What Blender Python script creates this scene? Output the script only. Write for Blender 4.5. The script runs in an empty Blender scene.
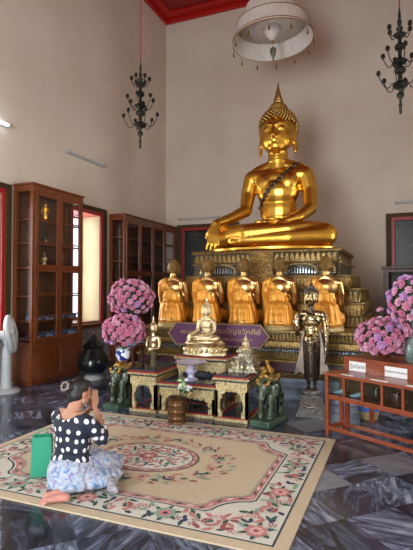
import bpy, bmesh, math, random
from mathutils import Vector, Matrix, Euler, noise
from mathutils.bvhtree import BVHTree
PI = math.pi
rnd = random.Random(7)
SC = bpy.context.scene
COL = SC.collection
R = math.radians

# ------------------------------------------------------------------ materials
def rgb(h):
    h = h.lstrip('#'); o = []
    for i in (0, 2, 4):
        c = int(h[i:i+2], 16)/255
        o.append(c/12.92 if c <= .04045 else ((c+.055)/1.055)**2.4)
    return (*o, 1)

class NT:
    def __init__(s, name):
        s.m = bpy.data.materials.new(name); s.m.use_nodes = True
        s.t = s.m.node_tree; s.t.nodes.clear()
        s.out = s.n('ShaderNodeOutputMaterial')
    def n(s, typ, **kw):
        x = s.t.nodes.new(typ)
        for k, v in kw.items():
            if isinstance(k, str) and k.startswith('i_'):
                x.inputs[k[2:].replace('_', ' ')].default_value = v
            else: setattr(x, k, v)
        return x
    def l(s, a, b): s.t.links.new(a, b)
    def math(s, op, a, b=None, c=None):
        x = s.n('ShaderNodeMath', operation=op)
        for i, v in enumerate((a, b, c)):
            if v is None: continue
            if isinstance(v, (int, float)): x.inputs[i].default_value = v
            else: s.l(v, x.inputs[i])
        return x.outputs[0]
    def ramp(s, fac, stops, interp='LINEAR'):
        x = s.n('ShaderNodeValToRGB'); x.color_ramp.interpolation = interp
        e = x.color_ramp.elements
        while len(e) < len(stops): e.new(.5)
        for q, (p, c) in zip(e, stops):
            q.position = p; q.color = rgb(c) if isinstance(c, str) else c
        s.l(fac, x.inputs[0]); return x.outputs[0]
    def mix(s, fac, a, b):
        x = s.n('ShaderNodeMix', data_type='RGBA')
        for sock, v in ((x.inputs['Factor'], fac), (x.inputs['A'], a), (x.inputs['B'], b)):
            pass
        for i, v in ((0, fac), (6, a), (7, b)):
            if isinstance(v, (int, float, tuple)): x.inputs[i].default_value = v
            else: s.l(v, x.inputs[i])
        return x.outputs[2]
    def obj(s, scale=None):
        c = s.n('ShaderNodeTexCoord').outputs['Object']
        if scale is not None:
            mp = s.n('ShaderNodeMapping'); s.l(c, mp.inputs[0])
            mp.inputs['Scale'].default_value = scale if isinstance(scale, tuple) else (scale,)*3
            c = mp.outputs[0]
        return c

def mat(name, c, rough=.5, metal=0., c2=None, ns=5., det=4., lo=.35, hi=.65, bump=0., bs=20., bt='noise',
        coat=0., spec=.5, stretch=None, emit=None, es=0, rough2=None, sub=0., c3=None):
    k = NT(name)
    b = k.n('ShaderNodeBsdfPrincipled'); k.l(b.outputs[0], k.out.inputs[0])
    b.inputs['Roughness'].default_value = rough; b.inputs['Metallic'].default_value = metal
    b.inputs['Coat Weight'].default_value = coat; b.inputs['Specular IOR Level'].default_value = spec
    if sub: b.inputs['Subsurface Weight'].default_value = sub; b.inputs['Subsurface Radius'].default_value = (.01,.004,.002)
    if emit: b.inputs['Emission Color'].default_value = rgb(emit); b.inputs['Emission Strength'].default_value = es
    if c2:
        t = k.n('ShaderNodeTexNoise', i_Scale=ns, i_Detail=det); k.l(k.obj(stretch), t.inputs['Vector'])
        st = [(lo, c), (hi, c2)]
        if c3: st = [(lo, c), ((lo+hi)/2, c3), (hi, c2)]
        k.l(k.ramp(t.outputs['Fac'], st), b.inputs['Base Color'])
        if rough2 is not None:
            mr = k.n('ShaderNodeMapRange'); k.l(t.outputs['Fac'], mr.inputs[0])
            mr.inputs[1].default_value = lo; mr.inputs[2].default_value = hi
            mr.inputs[3].default_value = rough; mr.inputs[4].default_value = rough2
            k.l(mr.outputs[0], b.inputs['Roughness'])
    else: b.inputs['Base Color'].default_value = rgb(c)
    if bump:
        if bt == 'noise': t = k.n('ShaderNodeTexNoise', i_Scale=bs, i_Detail=3.)
        else: t = k.n('ShaderNodeTexVoronoi', i_Scale=bs)
        k.l(k.obj(stretch), t.inputs['Vector'])
        bn = k.n('ShaderNodeBump', i_Strength=bump, i_Distance=.02)
        k.l(t.outputs['Fac'] if bt == 'noise' else t.outputs['Distance'], bn.inputs['Height'])
        k.l(bn.outputs[0], b.inputs['Normal'])
    return k.m

def glass(name, tint='#ffffff', rough=.02, refl=1.0):
    k = NT(name)
    tr = k.n('ShaderNodeBsdfTransparent'); tr.inputs[0].default_value = rgb(tint)
    gl = k.n('ShaderNodeBsdfGlossy'); gl.inputs['Roughness'].default_value = rough
    fr = k.n('ShaderNodeFresnel', i_IOR=1.5)
    mx = k.n('ShaderNodeMixShader')
    geo = k.n('ShaderNodeNewGeometry')
    k.l(k.math('MULTIPLY', k.math('MULTIPLY', fr.outputs[0], refl), k.math('SUBTRACT', 1., geo.outputs['Backfacing'])), mx.inputs[0])
    k.l(tr.outputs[0], mx.inputs[1]); k.l(gl.outputs[0], mx.inputs[2]); k.l(mx.outputs[0], k.out.inputs[0])
    return k.m

def filigree(name, hi='#d9a441', lo='#3a2408', scale=40., metal=.9, rough=.32, thr=(.25, .6), mosaic=None, bump=.6):
    """carved gilt relief with coloured mirror mosaic in its hollows"""
    k = NT(name)
    b = k.n('ShaderNodeBsdfPrincipled'); k.l(b.outputs[0], k.out.inputs[0])
    co = k.obj()
    v = k.n('ShaderNodeTexVoronoi', i_Scale=scale, feature='DISTANCE_TO_EDGE'); k.l(co, v.inputs['Vector'])
    n = k.n('ShaderNodeTexNoise', i_Scale=scale*.8, i_Detail=3.); k.l(co, n.inputs['Vector'])
    h = k.math('ADD', k.math('MULTIPLY', v.outputs['Distance'], 2.2), k.math('MULTIPLY', n.outputs['Fac'], .8))
    f = k.n('ShaderNodeMapRange'); k.l(h, f.inputs[0]); f.inputs[1].default_value = thr[0]; f.inputs[2].default_value = thr[1]
    low = rgb(lo)
    if mosaic:
        v2 = k.n('ShaderNodeTexVoronoi', i_Scale=scale*.5); k.l(co, v2.inputs['Vector'])
        sp = k.n('ShaderNodeSeparateColor'); k.l(v2.outputs['Color'], sp.inputs[0])
        low = k.ramp(sp.outputs[0], [(0, lo), (.5, mosaic[0]), (.8, mosaic[1])], 'CONSTANT')
    k.l(k.mix(f.outputs[0], low, rgb(hi)), b.inputs['Base Color'])
    b.inputs['Metallic'].default_value = metal; b.inputs['Roughness'].default_value = rough
    bn = k.n('ShaderNodeBump', i_Strength=bump, i_Distance=.012); k.l(f.outputs[0], bn.inputs['Height']); k.l(bn.outputs[0], b.inputs['Normal'])
    return k.m

M = {}
M['gold'] = mat('polished gold', '#e9b954', .27, 1., '#d09a3a', ns=3., rough2=.36, bump=.04, bs=9.)
M['gold_hair'] = mat('dull gold curls', '#b08a48', .42, 1.)
M['gold_robe_body'] = mat('satin gold', '#ecca8c', .3, 1., '#d0a45c', ns=6.)
M['monk_head'] = mat('aged gold head', '#8f7242', .55, .7, '#76592e', ns=14., bump=.5, bs=110., bt='vor')
M['saffron'] = mat('saffron gilt cloth', '#e8a844', .42, .4, '#cc8222', ns=3., stretch=(9, 9, .8), bump=.25, bs=4.)
M['palegold'] = mat('pale silvery gold leaf', '#e6dab4', .34, 1., '#c0a878', ns=18., bump=.3, bs=40.)
M['silvergold'] = mat('weathered silver gilt', '#cfc6ae', .42, .85, '#7d7356', ns=26., bump=.6, bs=60.)
M['bronze'] = mat('dark bronze', '#4a423b', .36, .85, '#63574a', ns=10.)
def leaf_mat():
    k = NT('dark bronze with gold leaf flakes on the chest')
    b = k.n('ShaderNodeBsdfPrincipled'); k.l(b.outputs[0], k.out.inputs[0]); b.inputs['Metallic'].default_value = .9; b.inputs['Roughness'].default_value = .34
    n = k.n('ShaderNodeTexNoise', i_Scale=46., i_Detail=5.); k.l(k.obj(), n.inputs['Vector'])
    sp = k.n('ShaderNodeSeparateXYZ'); k.l(k.obj(), sp.inputs[0])
    z = sp.outputs[2]
    body = k.math('SUBTRACT', 1., k.math('MULTIPLY', k.math('ABSOLUTE', k.math('SUBTRACT', z, 1.06)), 2.6))
    face = k.math('MULTIPLY', k.math('GREATER_THAN', z, 1.33), .95)
    f = k.math('ADD', n.outputs['Fac'], k.math('MULTIPLY', k.math('MAXIMUM', body, face), .20))
    k.l(k.ramp(f, [(.655, '#4a4038'), (.70, '#cdb27c')]), b.inputs['Base Color'])
    return k.m
M['bronze_leaf'] = leaf_mat()
M['pedsilver'] = mat('dark silver pattern', '#9a9690', .4, .8, '#6c6864', ns=30., bump=.6, bs=70., bt='vor')
M['filigree'] = filigree('carved gilt relief', mosaic=('#1c2c22', '#20304a'), lo='#1e1408', hi='#b8904a', scale=48., metal=.7, rough=.42, thr=(.35, .95), bump=.4)
M['filigree2'] = filigree('fine gilt relief', scale=62., lo='#6a5228', hi='#ead8a2', metal=.5, rough=.45, thr=(.3, .8), bump=.5)
M['giltband'] = filigree('worn gilt band', scale=60., lo='#5c4624', hi='#a08552', metal=.7, rough=.42, thr=(.3, .8), bump=.4)
M['mosaic'] = filigree('green and gold mosaic', scale=46., hi='#6e6040', lo='#1a2420', mosaic=('#28323c', '#3a2020'), metal=.5, rough=.35, thr=(.4, 1.), bump=.4)
M['bluemosaic'] = filigree('blue mirror mosaic', scale=40., hi='#8a8f88', lo='#0f1420', mosaic=('#182440', '#2d2a20'), metal=.6, rough=.3, thr=(.62, .85))
M['giltplain'] = mat('dull gilt', '#957848', .45, .8, '#6b532c', ns=30.)
M['redlacquer'] = mat('red lacquer', '#97141a', .4, 0, coat=.3)
M['maroon'] = mat('maroon lacquer', '#4a1420', .4, 0, '#2b0d16', ns=12.)
M['darkglass'] = mat('dark polished inset', '#3b4650', .08, .1, spec=.8)
M['wood'] = mat('reddish teak', '#7c3f1a', .32, 0, '#5e2d12', ns=4., stretch=(9, 9, 1.2), coat=.35, bump=.08, bs=10.)
M['wood_dark'] = mat('dark teak', '#5a2a12', .4, 0, '#3c1a0a', ns=4., stretch=(9, 9, 1.2), coat=.2)
M['wood_in'] = mat('teak inside', '#5e3a24', .6, 0, '#482a18', ns=3.)
M['rust'] = mat('rust red varnished wood', '#8c4020', .36, 0, '#743218', ns=5., stretch=(2, 10, 10), coat=.3)
M['glass'] = glass('window glass')
M['caseglass'] = glass('case glass', '#e8efec', .02)
M['white'] = mat('white plastic', '#b2b6b6', .35)
M['grey'] = mat('grey plastic', '#a8a8a8', .4)
M['cream'] = mat('cream plaster', '#a3977b', .9, 0, '#9a8e70', ns=2.)
M['gilt_dark'] = filigree('dark gilt frame', scale=60., hi='#5e4a26', lo='#1d160f', metal=.5, rough=.45, thr=(.3, .95), bump=.4)
M['black_lacquer'] = mat('black lacquer with faint gold figures', '#0d0b0a', .35, 0., '#5a4420', ns=3.2, det=7., lo=.56, hi=.72)
M['cloth_white'] = mat('ivory silk', '#d9cfc6', .8, 0, '#cdc2ba', ns=3., stretch=(8, 8, 1), bump=.15, bs=6.)
M['trim_gold'] = mat('old gold braid', '#a07828', .45, .7)
M['pendant'] = mat('tarnished silver pendant', '#8e8c84', .4, .8, '#5d5a50', ns=40., bump=.5, bs=90.)
M['iron'] = mat('dark patinated metal', '#232824', .45, .6, '#34302a', ns=12.)
M['brass_dark'] = mat('dull red brass', '#6b3b26', .4, .8)
M['cord'] = mat('red cord', '#8e2a26', .8)
M['urn'] = mat('black lacquered urn', '#14181b', .22, .3, '#1e2428', ns=5., coat=.3)
M['green_ceramic'] = mat('green glazed ceramic', '#1e3226', .25, .1, '#0e1614', ns=16., coat=.5, c3='#48543c', bump=.5, bs=45.)
M['green_base'] = mat('pale green glaze', '#4c6a52', .3, 0, '#2c4234', ns=14., coat=.4)
M['gold_cloth'] = mat('gold garland', '#c29a4c', .4, .6, '#7d5a2a', ns=30., bump=.6, bs=60.)
M['blueware'] = mat('blue and white porcelain', '#dfe6ee', .2, 0, '#1e2f86', ns=16., lo=.5, hi=.53, coat=.4)
M['paleware'] = mat('pale blue porcelain', '#c6d8e2', .25, 0, '#7d9dbb', ns=9., coat=.4)
M['vaseglass'] = mat('mottled green grey glass', '#7d918b', .15, .2, '#4c5f5a', ns=14., coat=.5, bump=.4, bs=30.)
M['leafgreen'] = mat('leaf green', '#2f5526', .6, 0, '#1c3818', ns=8.)
M['pk1'] = mat('pink petals', '#d28ea6', .7, 0, '#bd6d8c', ns=40.)
M['pk2'] = mat('pale pink petals', '#dba7bb', .7, 0, '#c688a4', ns=40.)
M['pk3'] = mat('deep rose petals', '#bd5f80', .7, 0, '#cf86a0', ns=40.)
M['pk4'] = mat('lilac petals', '#c79ac6', .7, 0, '#a872ac', ns=40.)
M['bronzevase'] = mat('brown brass', '#6d5034', .35, .85, '#86684a', ns=4., stretch=(1, 1, 12))
M['crystal'] = mat('lavender white glass', '#c9c6dc', .15, .1, '#a9a4c8', ns=8., coat=.5)
M['plum'] = mat('plum painted board', '#5e2f55', .55)
M['signgold'] = mat('pale gold edging', '#b39a6e', .45, .5)
M['ink'] = mat('dark ink', '#2b2b30', .7)
M['paper'] = mat('white card', '#dcdcda', .7)
M['skin'] = mat('warm skin', '#b08064', .6, 0, '#a4745a', ns=4., sub=.1)
M['soles'] = mat('pink soles', '#bf8678', .65, 0, '#b07466', ns=14.)
M['hair'] = mat('black hair', '#100c0b', .55, 0, '#1a1310', ns=20., stretch=(3, 3, .5))
M['scrunchie'] = mat('grey brown hair ring', '#8d8078', .6, 0, '#6b5d57', ns=60.)
M['bag'] = mat('teal green paper', '#12906a', .5, 0, '#0f7d5e', ns=3.)
M['bag_in'] = mat('pale paper lining', '#9fb7a6', .7)
M['strap'] = mat('dark handbag leather', '#55525a', .35, 0, '#b4b2b6', ns=26.)
M['steel'] = mat('brushed steel', '#9a9c9e', .35, .9)
M['bluecloth'] = mat('blue patterned cloth', '#31507c', .8, 0, '#a8b4c0', ns=30., lo=.5, hi=.56)
M['dado'] = mat('pale grey marble dado', '#8d8b8c', .35, 0, '#a5a3a2', ns=4.)
M['bluetin'] = mat('blue rim', '#3d64b0', .3)
M['tan'] = mat('woven tan side', '#b59a72', .6, 0, '#8a7350', ns=40.)
M['tube_off'] = mat('unlit tube', '#c4c4c2', .3)
M['tube_on'] = mat('lit fluorescent tube', '#e8f0ff', .3, emit='#e6f0ff', es=7)
M['beads'] = mat('dark brown beads', '#2e1c10', .35)

def wall_mat():
    k = NT('old ivory plaster')
    b = k.n('ShaderNodeBsdfPrincipled'); k.l(b.outputs[0], k.out.inputs[0]); b.inputs['Roughness'].default_value = .85
    n = k.n('ShaderNodeTexNoise', i_Scale=.7, i_Detail=5.); k.l(k.obj(), n.inputs['Vector'])
    base = k.ramp(n.outputs['Fac'], [(.3, '#cebfad'), (.7, '#dacebf')])
    n2 = k.n('ShaderNodeTexNoise', i_Scale=1.6, i_Detail=8.); k.l(k.obj((1, 1, .55)), n2.inputs['Vector'])
    st = k.ramp(n2.outputs['Fac'], [(.62, (0, 0, 0, 1)), (.76, (1, 1, 1, 1))])
    k.l(k.mix(k.math('MULTIPLY', st, .3), base, rgb('#b0aaa6')), b.inputs['Base Color'])
    return k.m
M['wall'] = wall_mat()

def ceil_mat():
    k = NT('red stencilled ceiling')
    b = k.n('ShaderNodeBsdfPrincipled'); k.l(b.outputs[0], k.out.inputs[0]); b.inputs['Roughness'].default_value = .6
    v = k.n('ShaderNodeTexVoronoi', i_Scale=3.2, i_Randomness=.1); k.l(k.obj(), v.inputs['Vector'])
    k.l(k.ramp(v.outputs['Distance'], [(.0, '#a8601c'), (.18, '#8a1510'), (.5, '#8a1510')]), b.inputs['Base Color'])
    return k.m
M['ceiling'] = ceil_mat()
M['cornice'] = mat('bright red cornice', '#b0160f', .5)

def floor_mat():
    k = NT('veined blue grey marble tiles')
    b = k.n('ShaderNodeBsdfPrincipled'); k.l(b.outputs[0], k.out.inputs[0])
    co = k.obj(); sp = k.n('ShaderNodeSeparateXYZ'); k.l(co, sp.inputs[0])
    S = .42; r2 = math.sqrt(2)
    a = k.math('DIVIDE', k.math('SUBTRACT', k.math('DIVIDE', k.math('ADD', sp.outputs[0], sp.outputs[1]), r2), 2.51), S)
    c = k.math('DIVIDE', k.math('SUBTRACT', k.math('DIVIDE', k.math('SUBTRACT', sp.outputs[1], sp.outputs[0]), r2), 3.012), S)
    cb = k.n('ShaderNodeCombineXYZ'); k.l(k.math('ADD', k.math('FLOOR', a), 1.), cb.inputs[0]); k.l(k.math('FLOOR', c), cb.inputs[1])
    wn = k.n('ShaderNodeTexWhiteNoise', noise_dimensions='2D'); k.l(cb.outputs[0], wn.inputs['Vector'])
    rot = k.n('ShaderNodeVectorRotate', rotation_type='Z_AXIS'); k.l(co, rot.inputs['Vector'])
    k.l(k.math('MULTIPLY', k.math('ROUND', k.math('MULTIPLY', wn.outputs['Value'], 3.)), PI/4), rot.inputs['Angle'])
    add = k.n('ShaderNodeVectorMath', operation='MULTIPLY_ADD'); k.l(wn.outputs['Color'], add.inputs[0]); add.inputs[1].default_value = (13, 17, 5)
    k.l(rot.outputs[0], add.inputs[2])
    mp = k.n('ShaderNodeMapping'); mp.inputs['Scale'].default_value = (1.9, 8.5, 1); k.l(add.outputs[0], mp.inputs[0])
    n = k.n('ShaderNodeTexNoise', i_Scale=1.5, i_Detail=7., i_Distortion=1.2, i_Roughness=.62); k.l(mp.outputs[0], n.inputs['Vector'])
    veins = k.ramp(n.outputs['Fac'], [(.33, '#2c3038'), (.46, '#5c6574'), (.56, '#8e99ac'), (.68, '#ccd4de')])
    sc = k.n('ShaderNodeSeparateColor'); k.l(wn.outputs['Color'], sc.inputs[0])
    tone = k.ramp(sc.outputs[1], [(0, '#5e6068'), (.4, '#90929e'), (.9, '#ced0da')])
    mu = k.n('ShaderNodeMix', data_type='RGBA', blend_type='MULTIPLY'); mu.inputs[0].default_value = 1
    k.l(veins, mu.inputs[6]); k.l(tone, mu.inputs[7])
    def edge(x):
        f = k.math('FRACT', x); return k.math('MINIMUM', f, k.math('SUBTRACT', 1., f))
    e = k.math('LESS_THAN', k.math('MINIMUM', edge(a), edge(c)), .008)
    light = k.math('GREATER_THAN', sc.outputs[2], .93)
    col = k.mix(k.math('MULTIPLY', light, .75), mu.outputs[2], rgb('#7d818a'))
    k.l(k.mix(k.math('MULTIPLY', e, .7), col, rgb('#1c1d20')), b.inputs['Base Color'])
    b.inputs['Roughness'].default_value = .2; b.inputs['Specular IOR Level'].default_value = .55
    return k.m
M['floor'] = floor_mat()
M['bluemarble'] = mat('veined blue marble', '#3f4a5c', .25, 0, '#7e8a9c', ns=3., det=8., stretch=(1, 1, 3))

def dots_mat():
    k = NT('navy jersey with white dots')
    b = k.n('ShaderNodeBsdfPrincipled'); k.l(b.outputs[0], k.out.inputs[0]); b.inputs['Roughness'].default_value = .8
    uv = k.n('ShaderNodeUVMap', uv_map='wrap')
    v = k.n('ShaderNodeTexVoronoi', voronoi_dimensions='2D', i_Scale=14., i_Randomness=.4); k.l(uv.outputs[0], v.inputs['Vector'])
    k.l(k.ramp(v.outputs['Distance'], [(0, '#cfcdd0'), (.245, '#161a2b')], 'CONSTANT'), b.inputs['Base Color'])
    return k.m
M['dots'] = dots_mat()
def skirt_mat():
    k = NT('batik cotton')
    b = k.n('ShaderNodeBsdfPrincipled'); k.l(b.outputs[0], k.out.inputs[0]); b.inputs['Roughness'].default_value = .8
    n = k.n('ShaderNodeTexNoise', i_Scale=19., i_Detail=6., i_Distortion=.6); k.l(k.obj(), n.inputs['Vector'])
    c1 = k.ramp(n.outputs['Fac'], [(.34, '#5a78a2'), (.43, '#8c9cb2'), (.52, '#aeb3b8'), (.61, '#8880a4'), (.69, '#5e7a96')])
    n2 = k.n('ShaderNodeTexNoise', i_Scale=55., i_Detail=2.); k.l(k.obj(), n2.inputs['Vector'])
    f = k.ramp(n2.outputs['Fac'], [(.58, (0, 0, 0, 1)), (.64, (1, 1, 1, 1))])
    k.l(k.mix(k.math('MULTIPLY', f, .5), c1, rgb('#5a6c8c')), b.inputs['Base Color'])
    return k.m
M['batik'] = skirt_mat()
RUG = {n: mat('rug '+n, c, .95, 0, c2, ns=60., bump=.35, bs=260.) for n, c, c2 in (
    ('beige', '#bfae92', '#b4a286'), ('cream', '#c9c5b9', '#bfbaac'), ('pink', '#b9807a', '#a86c68'), ('rose', '#96504f', '#86403f'),
    ('green', '#37584a', '#2c4a3f'), ('sage', '#83a08c', '#769480'), ('navy', '#33305a', '#2a2748'), ('teal', '#26424a', '#1f383f'), ('blush', '#cfa39a', '#c4968c'))}

# ------------------------------------------------------------------ mesh builder
class MB:
    def __init__(s): s.v = []; s.f = []; s.m = []
    def add(s, vs, fs, mi=0, X=None):
        o = len(s.v)
        s.v += [tuple(X @ Vector(p)) for p in vs] if X else [tuple(p) for p in vs]
        for f in fs: s.f.append(tuple(o+i for i in f)); s.m.append(mi)
        return s
    def box(s, c, d, rz=0, mi=0, X=None):
        x, y, z = (q/2 for q in d); T = Matrix.Translation(c) @ Matrix.Rotation(rz, 4, 'Z')
        if X: T = X @ T
        vs = [(a*x, b*y, e*z) for e in (-1, 1) for a, b in ((-1, -1), (1, -1), (1, 1), (-1, 1))]
        return s.add(vs, [(3, 2, 1, 0), (4, 5, 6, 7), (0, 1, 5, 4), (1, 2, 6, 5), (2, 3, 7, 6), (3, 0, 4, 7)], mi, T)
    def bb(s, x0, x1, y0, y1, z0, z1, mi=0, X=None):
        return s.box(((x0+x1)/2, (y0+y1)/2, (z0+z1)/2), (x1-x0, y1-y0, z1-z0), 0, mi, X)
    def taper(s, c, d0, d1, h, mi=0, X=None):
        vs = [(c[0]+a*d[0]/2, c[1]+b*d[1]/2, c[2]+z) for d, z in ((d0, 0), (d1, h)) for a, b in ((-1, -1), (1, -1), (1, 1), (-1, 1))]
        return s.add(vs, [(3, 2, 1, 0), (4, 5, 6, 7), (0, 1, 5, 4), (1, 2, 6, 5), (2, 3, 7, 6), (3, 0, 4, 7)], mi, X)
    def lathe(s, pr, c=(0, 0, 0), seg=24, mi=0, X=None, sx=1, sy=1, closed=False, flute=None):
        vs = []; fs = []
        for r, z in pr:
            for i in range(seg):
                a = 2*PI*i/seg; q = r*(1+(flute[1]*math.cos(flute[0]*a) if flute else 0))
                vs.append((c[0]+q*sx*math.cos(a), c[1]+q*sy*math.sin(a), c[2]+z))
        n = len(pr)
        for j in range(n if closed else n-1):
            for i in range(seg):
                a, b = j*seg, ((j+1) % n)*seg; i2 = (i+1) % seg
                fs.append((a+i, a+i2, b+i2, b+i))
        if not closed:
            if pr[0][0] > 1e-5: fs.append(tuple(range(seg))[::-1])
            if pr[-1][0] > 1e-5: fs.append(tuple((n-1)*seg+i for i in range(seg)))
        return s.add(vs, fs, mi, X)
    def tube(s, pts, rad, seg=8, mi=0, X=None, caps=True, flat=1.):
        pts = [Vector(p) for p in pts]; n = len(pts)
        if isinstance(rad, (int, float)): rad = [rad]*n
        vs = []; fs = []; up = None
        for i, p in enumerate(pts):
            t = (pts[min(i+1, n-1)]-pts[max(i-1, 0)]).normalized()
            if up is None:
                up = Vector((0, 0, 1)) if abs(t.z) < .9 else Vector((1, 0, 0))
            a = t.cross(up).normalized(); b = a.cross(t).normalized(); up = b
            for k in range(seg):
                q = 2*PI*k/seg; vs.append(p+a*rad[i]*math.cos(q)+b*rad[i]*flat*math.sin(q))
        for j in range(n-1):
            for i in range(seg):
                i2 = (i+1) % seg; fs.append((j*seg+i, j*seg+i2, (j+1)*seg+i2, (j+1)*seg+i))
        if caps: fs.append(tuple(range(seg))[::-1]); fs.append(tuple((n-1)*seg+i for i in range(seg)))
        return s.add(vs, fs, mi, X)
    def ell(s, c, r, rot=None, seg=16, rings=10, mi=0, X=None):
        if isinstance(r, (int, float)): r = (r, r, r)
        T = Matrix.Translation(c)
        if rot: T = T @ Euler(rot).to_matrix().to_4x4()
        if X: T = X @ T
        vs = [(0, 0, -r[2])]; fs = []
        for j in range(1, rings):
            a = PI*j/rings-PI/2
            for i in range(seg):
                b = 2*PI*i/seg; vs.append((r[0]*math.cos(a)*math.cos(b), r[1]*math.cos(a)*math.sin(b), r[2]*math.sin(a)))
        vs.append((0, 0, r[2])); L = len(vs)-1
        for i in range(seg):
            i2 = (i+1) % seg; fs.append((0, 1+i2, 1+i)); fs.append((L, L-seg+i, L-seg+i2))
            for j in range(rings-2): fs.append((1+j*seg+i, 1+j*seg+i2, 1+(j+1)*seg+i2, 1+(j+1)*seg+i))
        return s.add(vs, fs, mi, T)
    def cap(s, a, b, ra, rb, seg=14, mi=0, X=None):
        a, b = Vector(a), Vector(b); d = (b-a).normalized(); P = []; Q = []
        for k in range(5):
            t = -PI/2+PI/2*k/4.; P.append(a+d*ra*math.sin(t)); Q.append(max(ra*math.cos(t), ra*.02))
        for k in range(5):
            t = PI/2*k/4.; P.append(b+d*rb*math.sin(t)); Q.append(max(rb*math.cos(t), rb*.02))
        return s.tube(P, Q, seg, mi, X)
    def chain(s, pts, rads, seg=14, mi=0, X=None):
        for i in range(len(pts)-1): s.cap(pts[i], pts[i+1], rads[i], rads[i+1], seg, mi, X)
        return s
    def prism(s, poly, h0, h1, axis='z', mi=0, X=None):
        n = len(poly)
        P = (lambda a, b, h: (a, b, h)) if axis == 'z' else ((lambda a, b, h: (a, h, b)) if axis == 'y' else (lambda a, b, h: (h, a, b)))
        vs = [P(a, b, h0) for a, b in poly]+[P(a, b, h1) for a, b in poly]
        fs = [tuple(range(n)), tuple(range(2*n-1, n-1, -1))]+[(i, n+i, n+(i+1) % n, (i+1) % n) for i in range(n)]
        return s.add(vs, fs, mi, X)
    def flat(s, poly, z, mi=0):
        n = len(poly); a = sum(poly[i][0]*poly[(i+1) % n][1]-poly[(i+1) % n][0]*poly[i][1] for i in range(n))
        if a < 0: poly = poly[::-1]
        return s.add([(x, y, z) for x, y in poly], [tuple(range(n))], mi)
    def mesh(s, name='m', smooth=True, fix=True):
        me = bpy.data.meshes.new(name); me.from_pydata(s.v, [], s.f); me.validate()
        if len(me.polygons) == len(s.m): me.polygons.foreach_set('material_index', s.m)
        if fix:
            bm = bmesh.new(); bm.from_mesh(me); bmesh.ops.recalc_face_normals(bm, faces=bm.faces); bm.to_mesh(me); bm.free()
        if smooth: me.shade_smooth() if hasattr(me, 'shade_smooth') else None
        if smooth: me.polygons.foreach_set('use_smooth', [True]*len(me.polygons))
        return me
    def build(s, name, mats, parent=None, smooth=True, bevel=0, ang=40, loc=None, rz=0, fix=True):
        return link(name, s.mesh(name, smooth, fix), mats, parent, bevel, ang, loc, rz)

def link(name, me, mats, parent=None, bevel=0, ang=40, loc=None, rz=0):
    if mats is not None:
        me.materials.clear() if len(me.materials) else None
        for q in (mats if isinstance(mats, (list, tuple)) else [mats]): me.materials.append(M[q] if isinstance(q, str) else q)
    o = bpy.data.objects.new(name, me); COL.objects.link(o)
    if parent: o.parent = parent
    if loc: o.location = loc
    o.rotation_euler.z = rz
    if bevel:
        b = o.modifiers.new('b', 'BEVEL'); b.width = bevel; b.segments = 2; b.limit_method = 'ANGLE'
    if ang and any(p.use_smooth for p in me.polygons[:1]):
        me.set_sharp_from_angle(angle=R(ang))
    return o

def bake(mb, vox, smooth=6, fac=.5, name='m'):
    """one continuous surface out of overlapping volumes"""
    me = mb.mesh(name, True); o = bpy.data.objects.new('tmp', me); COL.objects.link(o)
    r = o.modifiers.new('r', 'REMESH'); r.mode = 'VOXEL'; r.voxel_size = vox; r.use_smooth_shade = True
    if smooth:
        q = o.modifiers.new('s', 'SMOOTH'); q.factor = fac; q.iterations = smooth
    dg = bpy.context.evaluated_depsgraph_get(); dg.update()
    out = bpy.data.meshes.new_from_object(o.evaluated_get(dg)); out.name = name
    bpy.data.objects.remove(o); bpy.data.meshes.remove(me)
    out.polygons.foreach_set('use_smooth', [True]*len(out.polygons))
    return out

def tag(o, label, cat, group=None, kind=None):
    o['label'] = label; o['category'] = cat
    if group: o['group'] = group
    if kind: o['kind'] = kind
    return o
def thing(name, label, cat, loc=(0, 0, 0), rz=0, group=None):
    o = bpy.data.objects.new(name, None); COL.objects.link(o); o.location = loc; o.rotation_euler.z = rz
    o.empty_display_size = .1
    return tag(o, label, cat, group)
def struct(o): o['kind'] = 'structure'; return o
def dup(root, loc, rz=0, label=None, group=None, scale=None):
    def cp(o, par):
        c = o.copy(); COL.objects.link(c); c.parent = par
        for ch in list(o.children): cp(ch, c)
        return c
    r = cp(root, None); r.location = loc; r.rotation_euler.z = rz
    if label: r['label'] = label
    if group: r['group'] = group
    if scale: r.scale = scale if isinstance(scale, tuple) else (scale,)*3
    return r

# ------------------------------------------------------------------ room
XL, XR, YB, YF, ZC = -5.72, 1.62, 11.17, -2.2, 8.7
def wall_with_holes(name, axis, pos, out, a0, a1, holes, z1=ZC, thick=.5):
    """axis 'x': wall plane at x=pos, holes = (a0,a1,z0,z1) along y"""
    mb = MB(); cuts = sorted(holes)
    def put(p, q, zz0, zz1):
        if q-p < 1e-4 or zz1-zz0 < 1e-4: return
        lo, hi = sorted((pos, pos+out*thick))
        if axis == 'x': mb.bb(lo, hi, p, q, zz0, zz1)
        else: mb.bb(p, q, lo, hi, zz0, zz1)
    cur = a0
    for h in cuts:
        put(cur, h[0], 0, z1); put(h[0], h[1], 0, h[2]); put(h[0], h[1], h[3], z1); cur = h[1]
    put(cur, a1, 0, z1)
    return struct(mb.build(name, 'wall', smooth=False))
WY = [(-.65, .3), (2.0, 2.93), (4.65, 5.60), (7.30, 8.23)]
WZ = (.84, 3.05)
wall_with_holes('wall_left', 'x', XL, -1, YF-.5, YB+.5, [(a, b, *WZ) for a, b in WY])
wall_with_holes('wall_right', 'x', XR, 1, YF-.5, YB+.5, [(a, b, *WZ) for a, b in WY])
BWX = [(-5.2, -3.85), (-.12, 1.23)]
wall_with_holes('wall_back', 'y', YB, 1, XL, XR, [(a, b, *WZ) for a, b in BWX])
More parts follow.
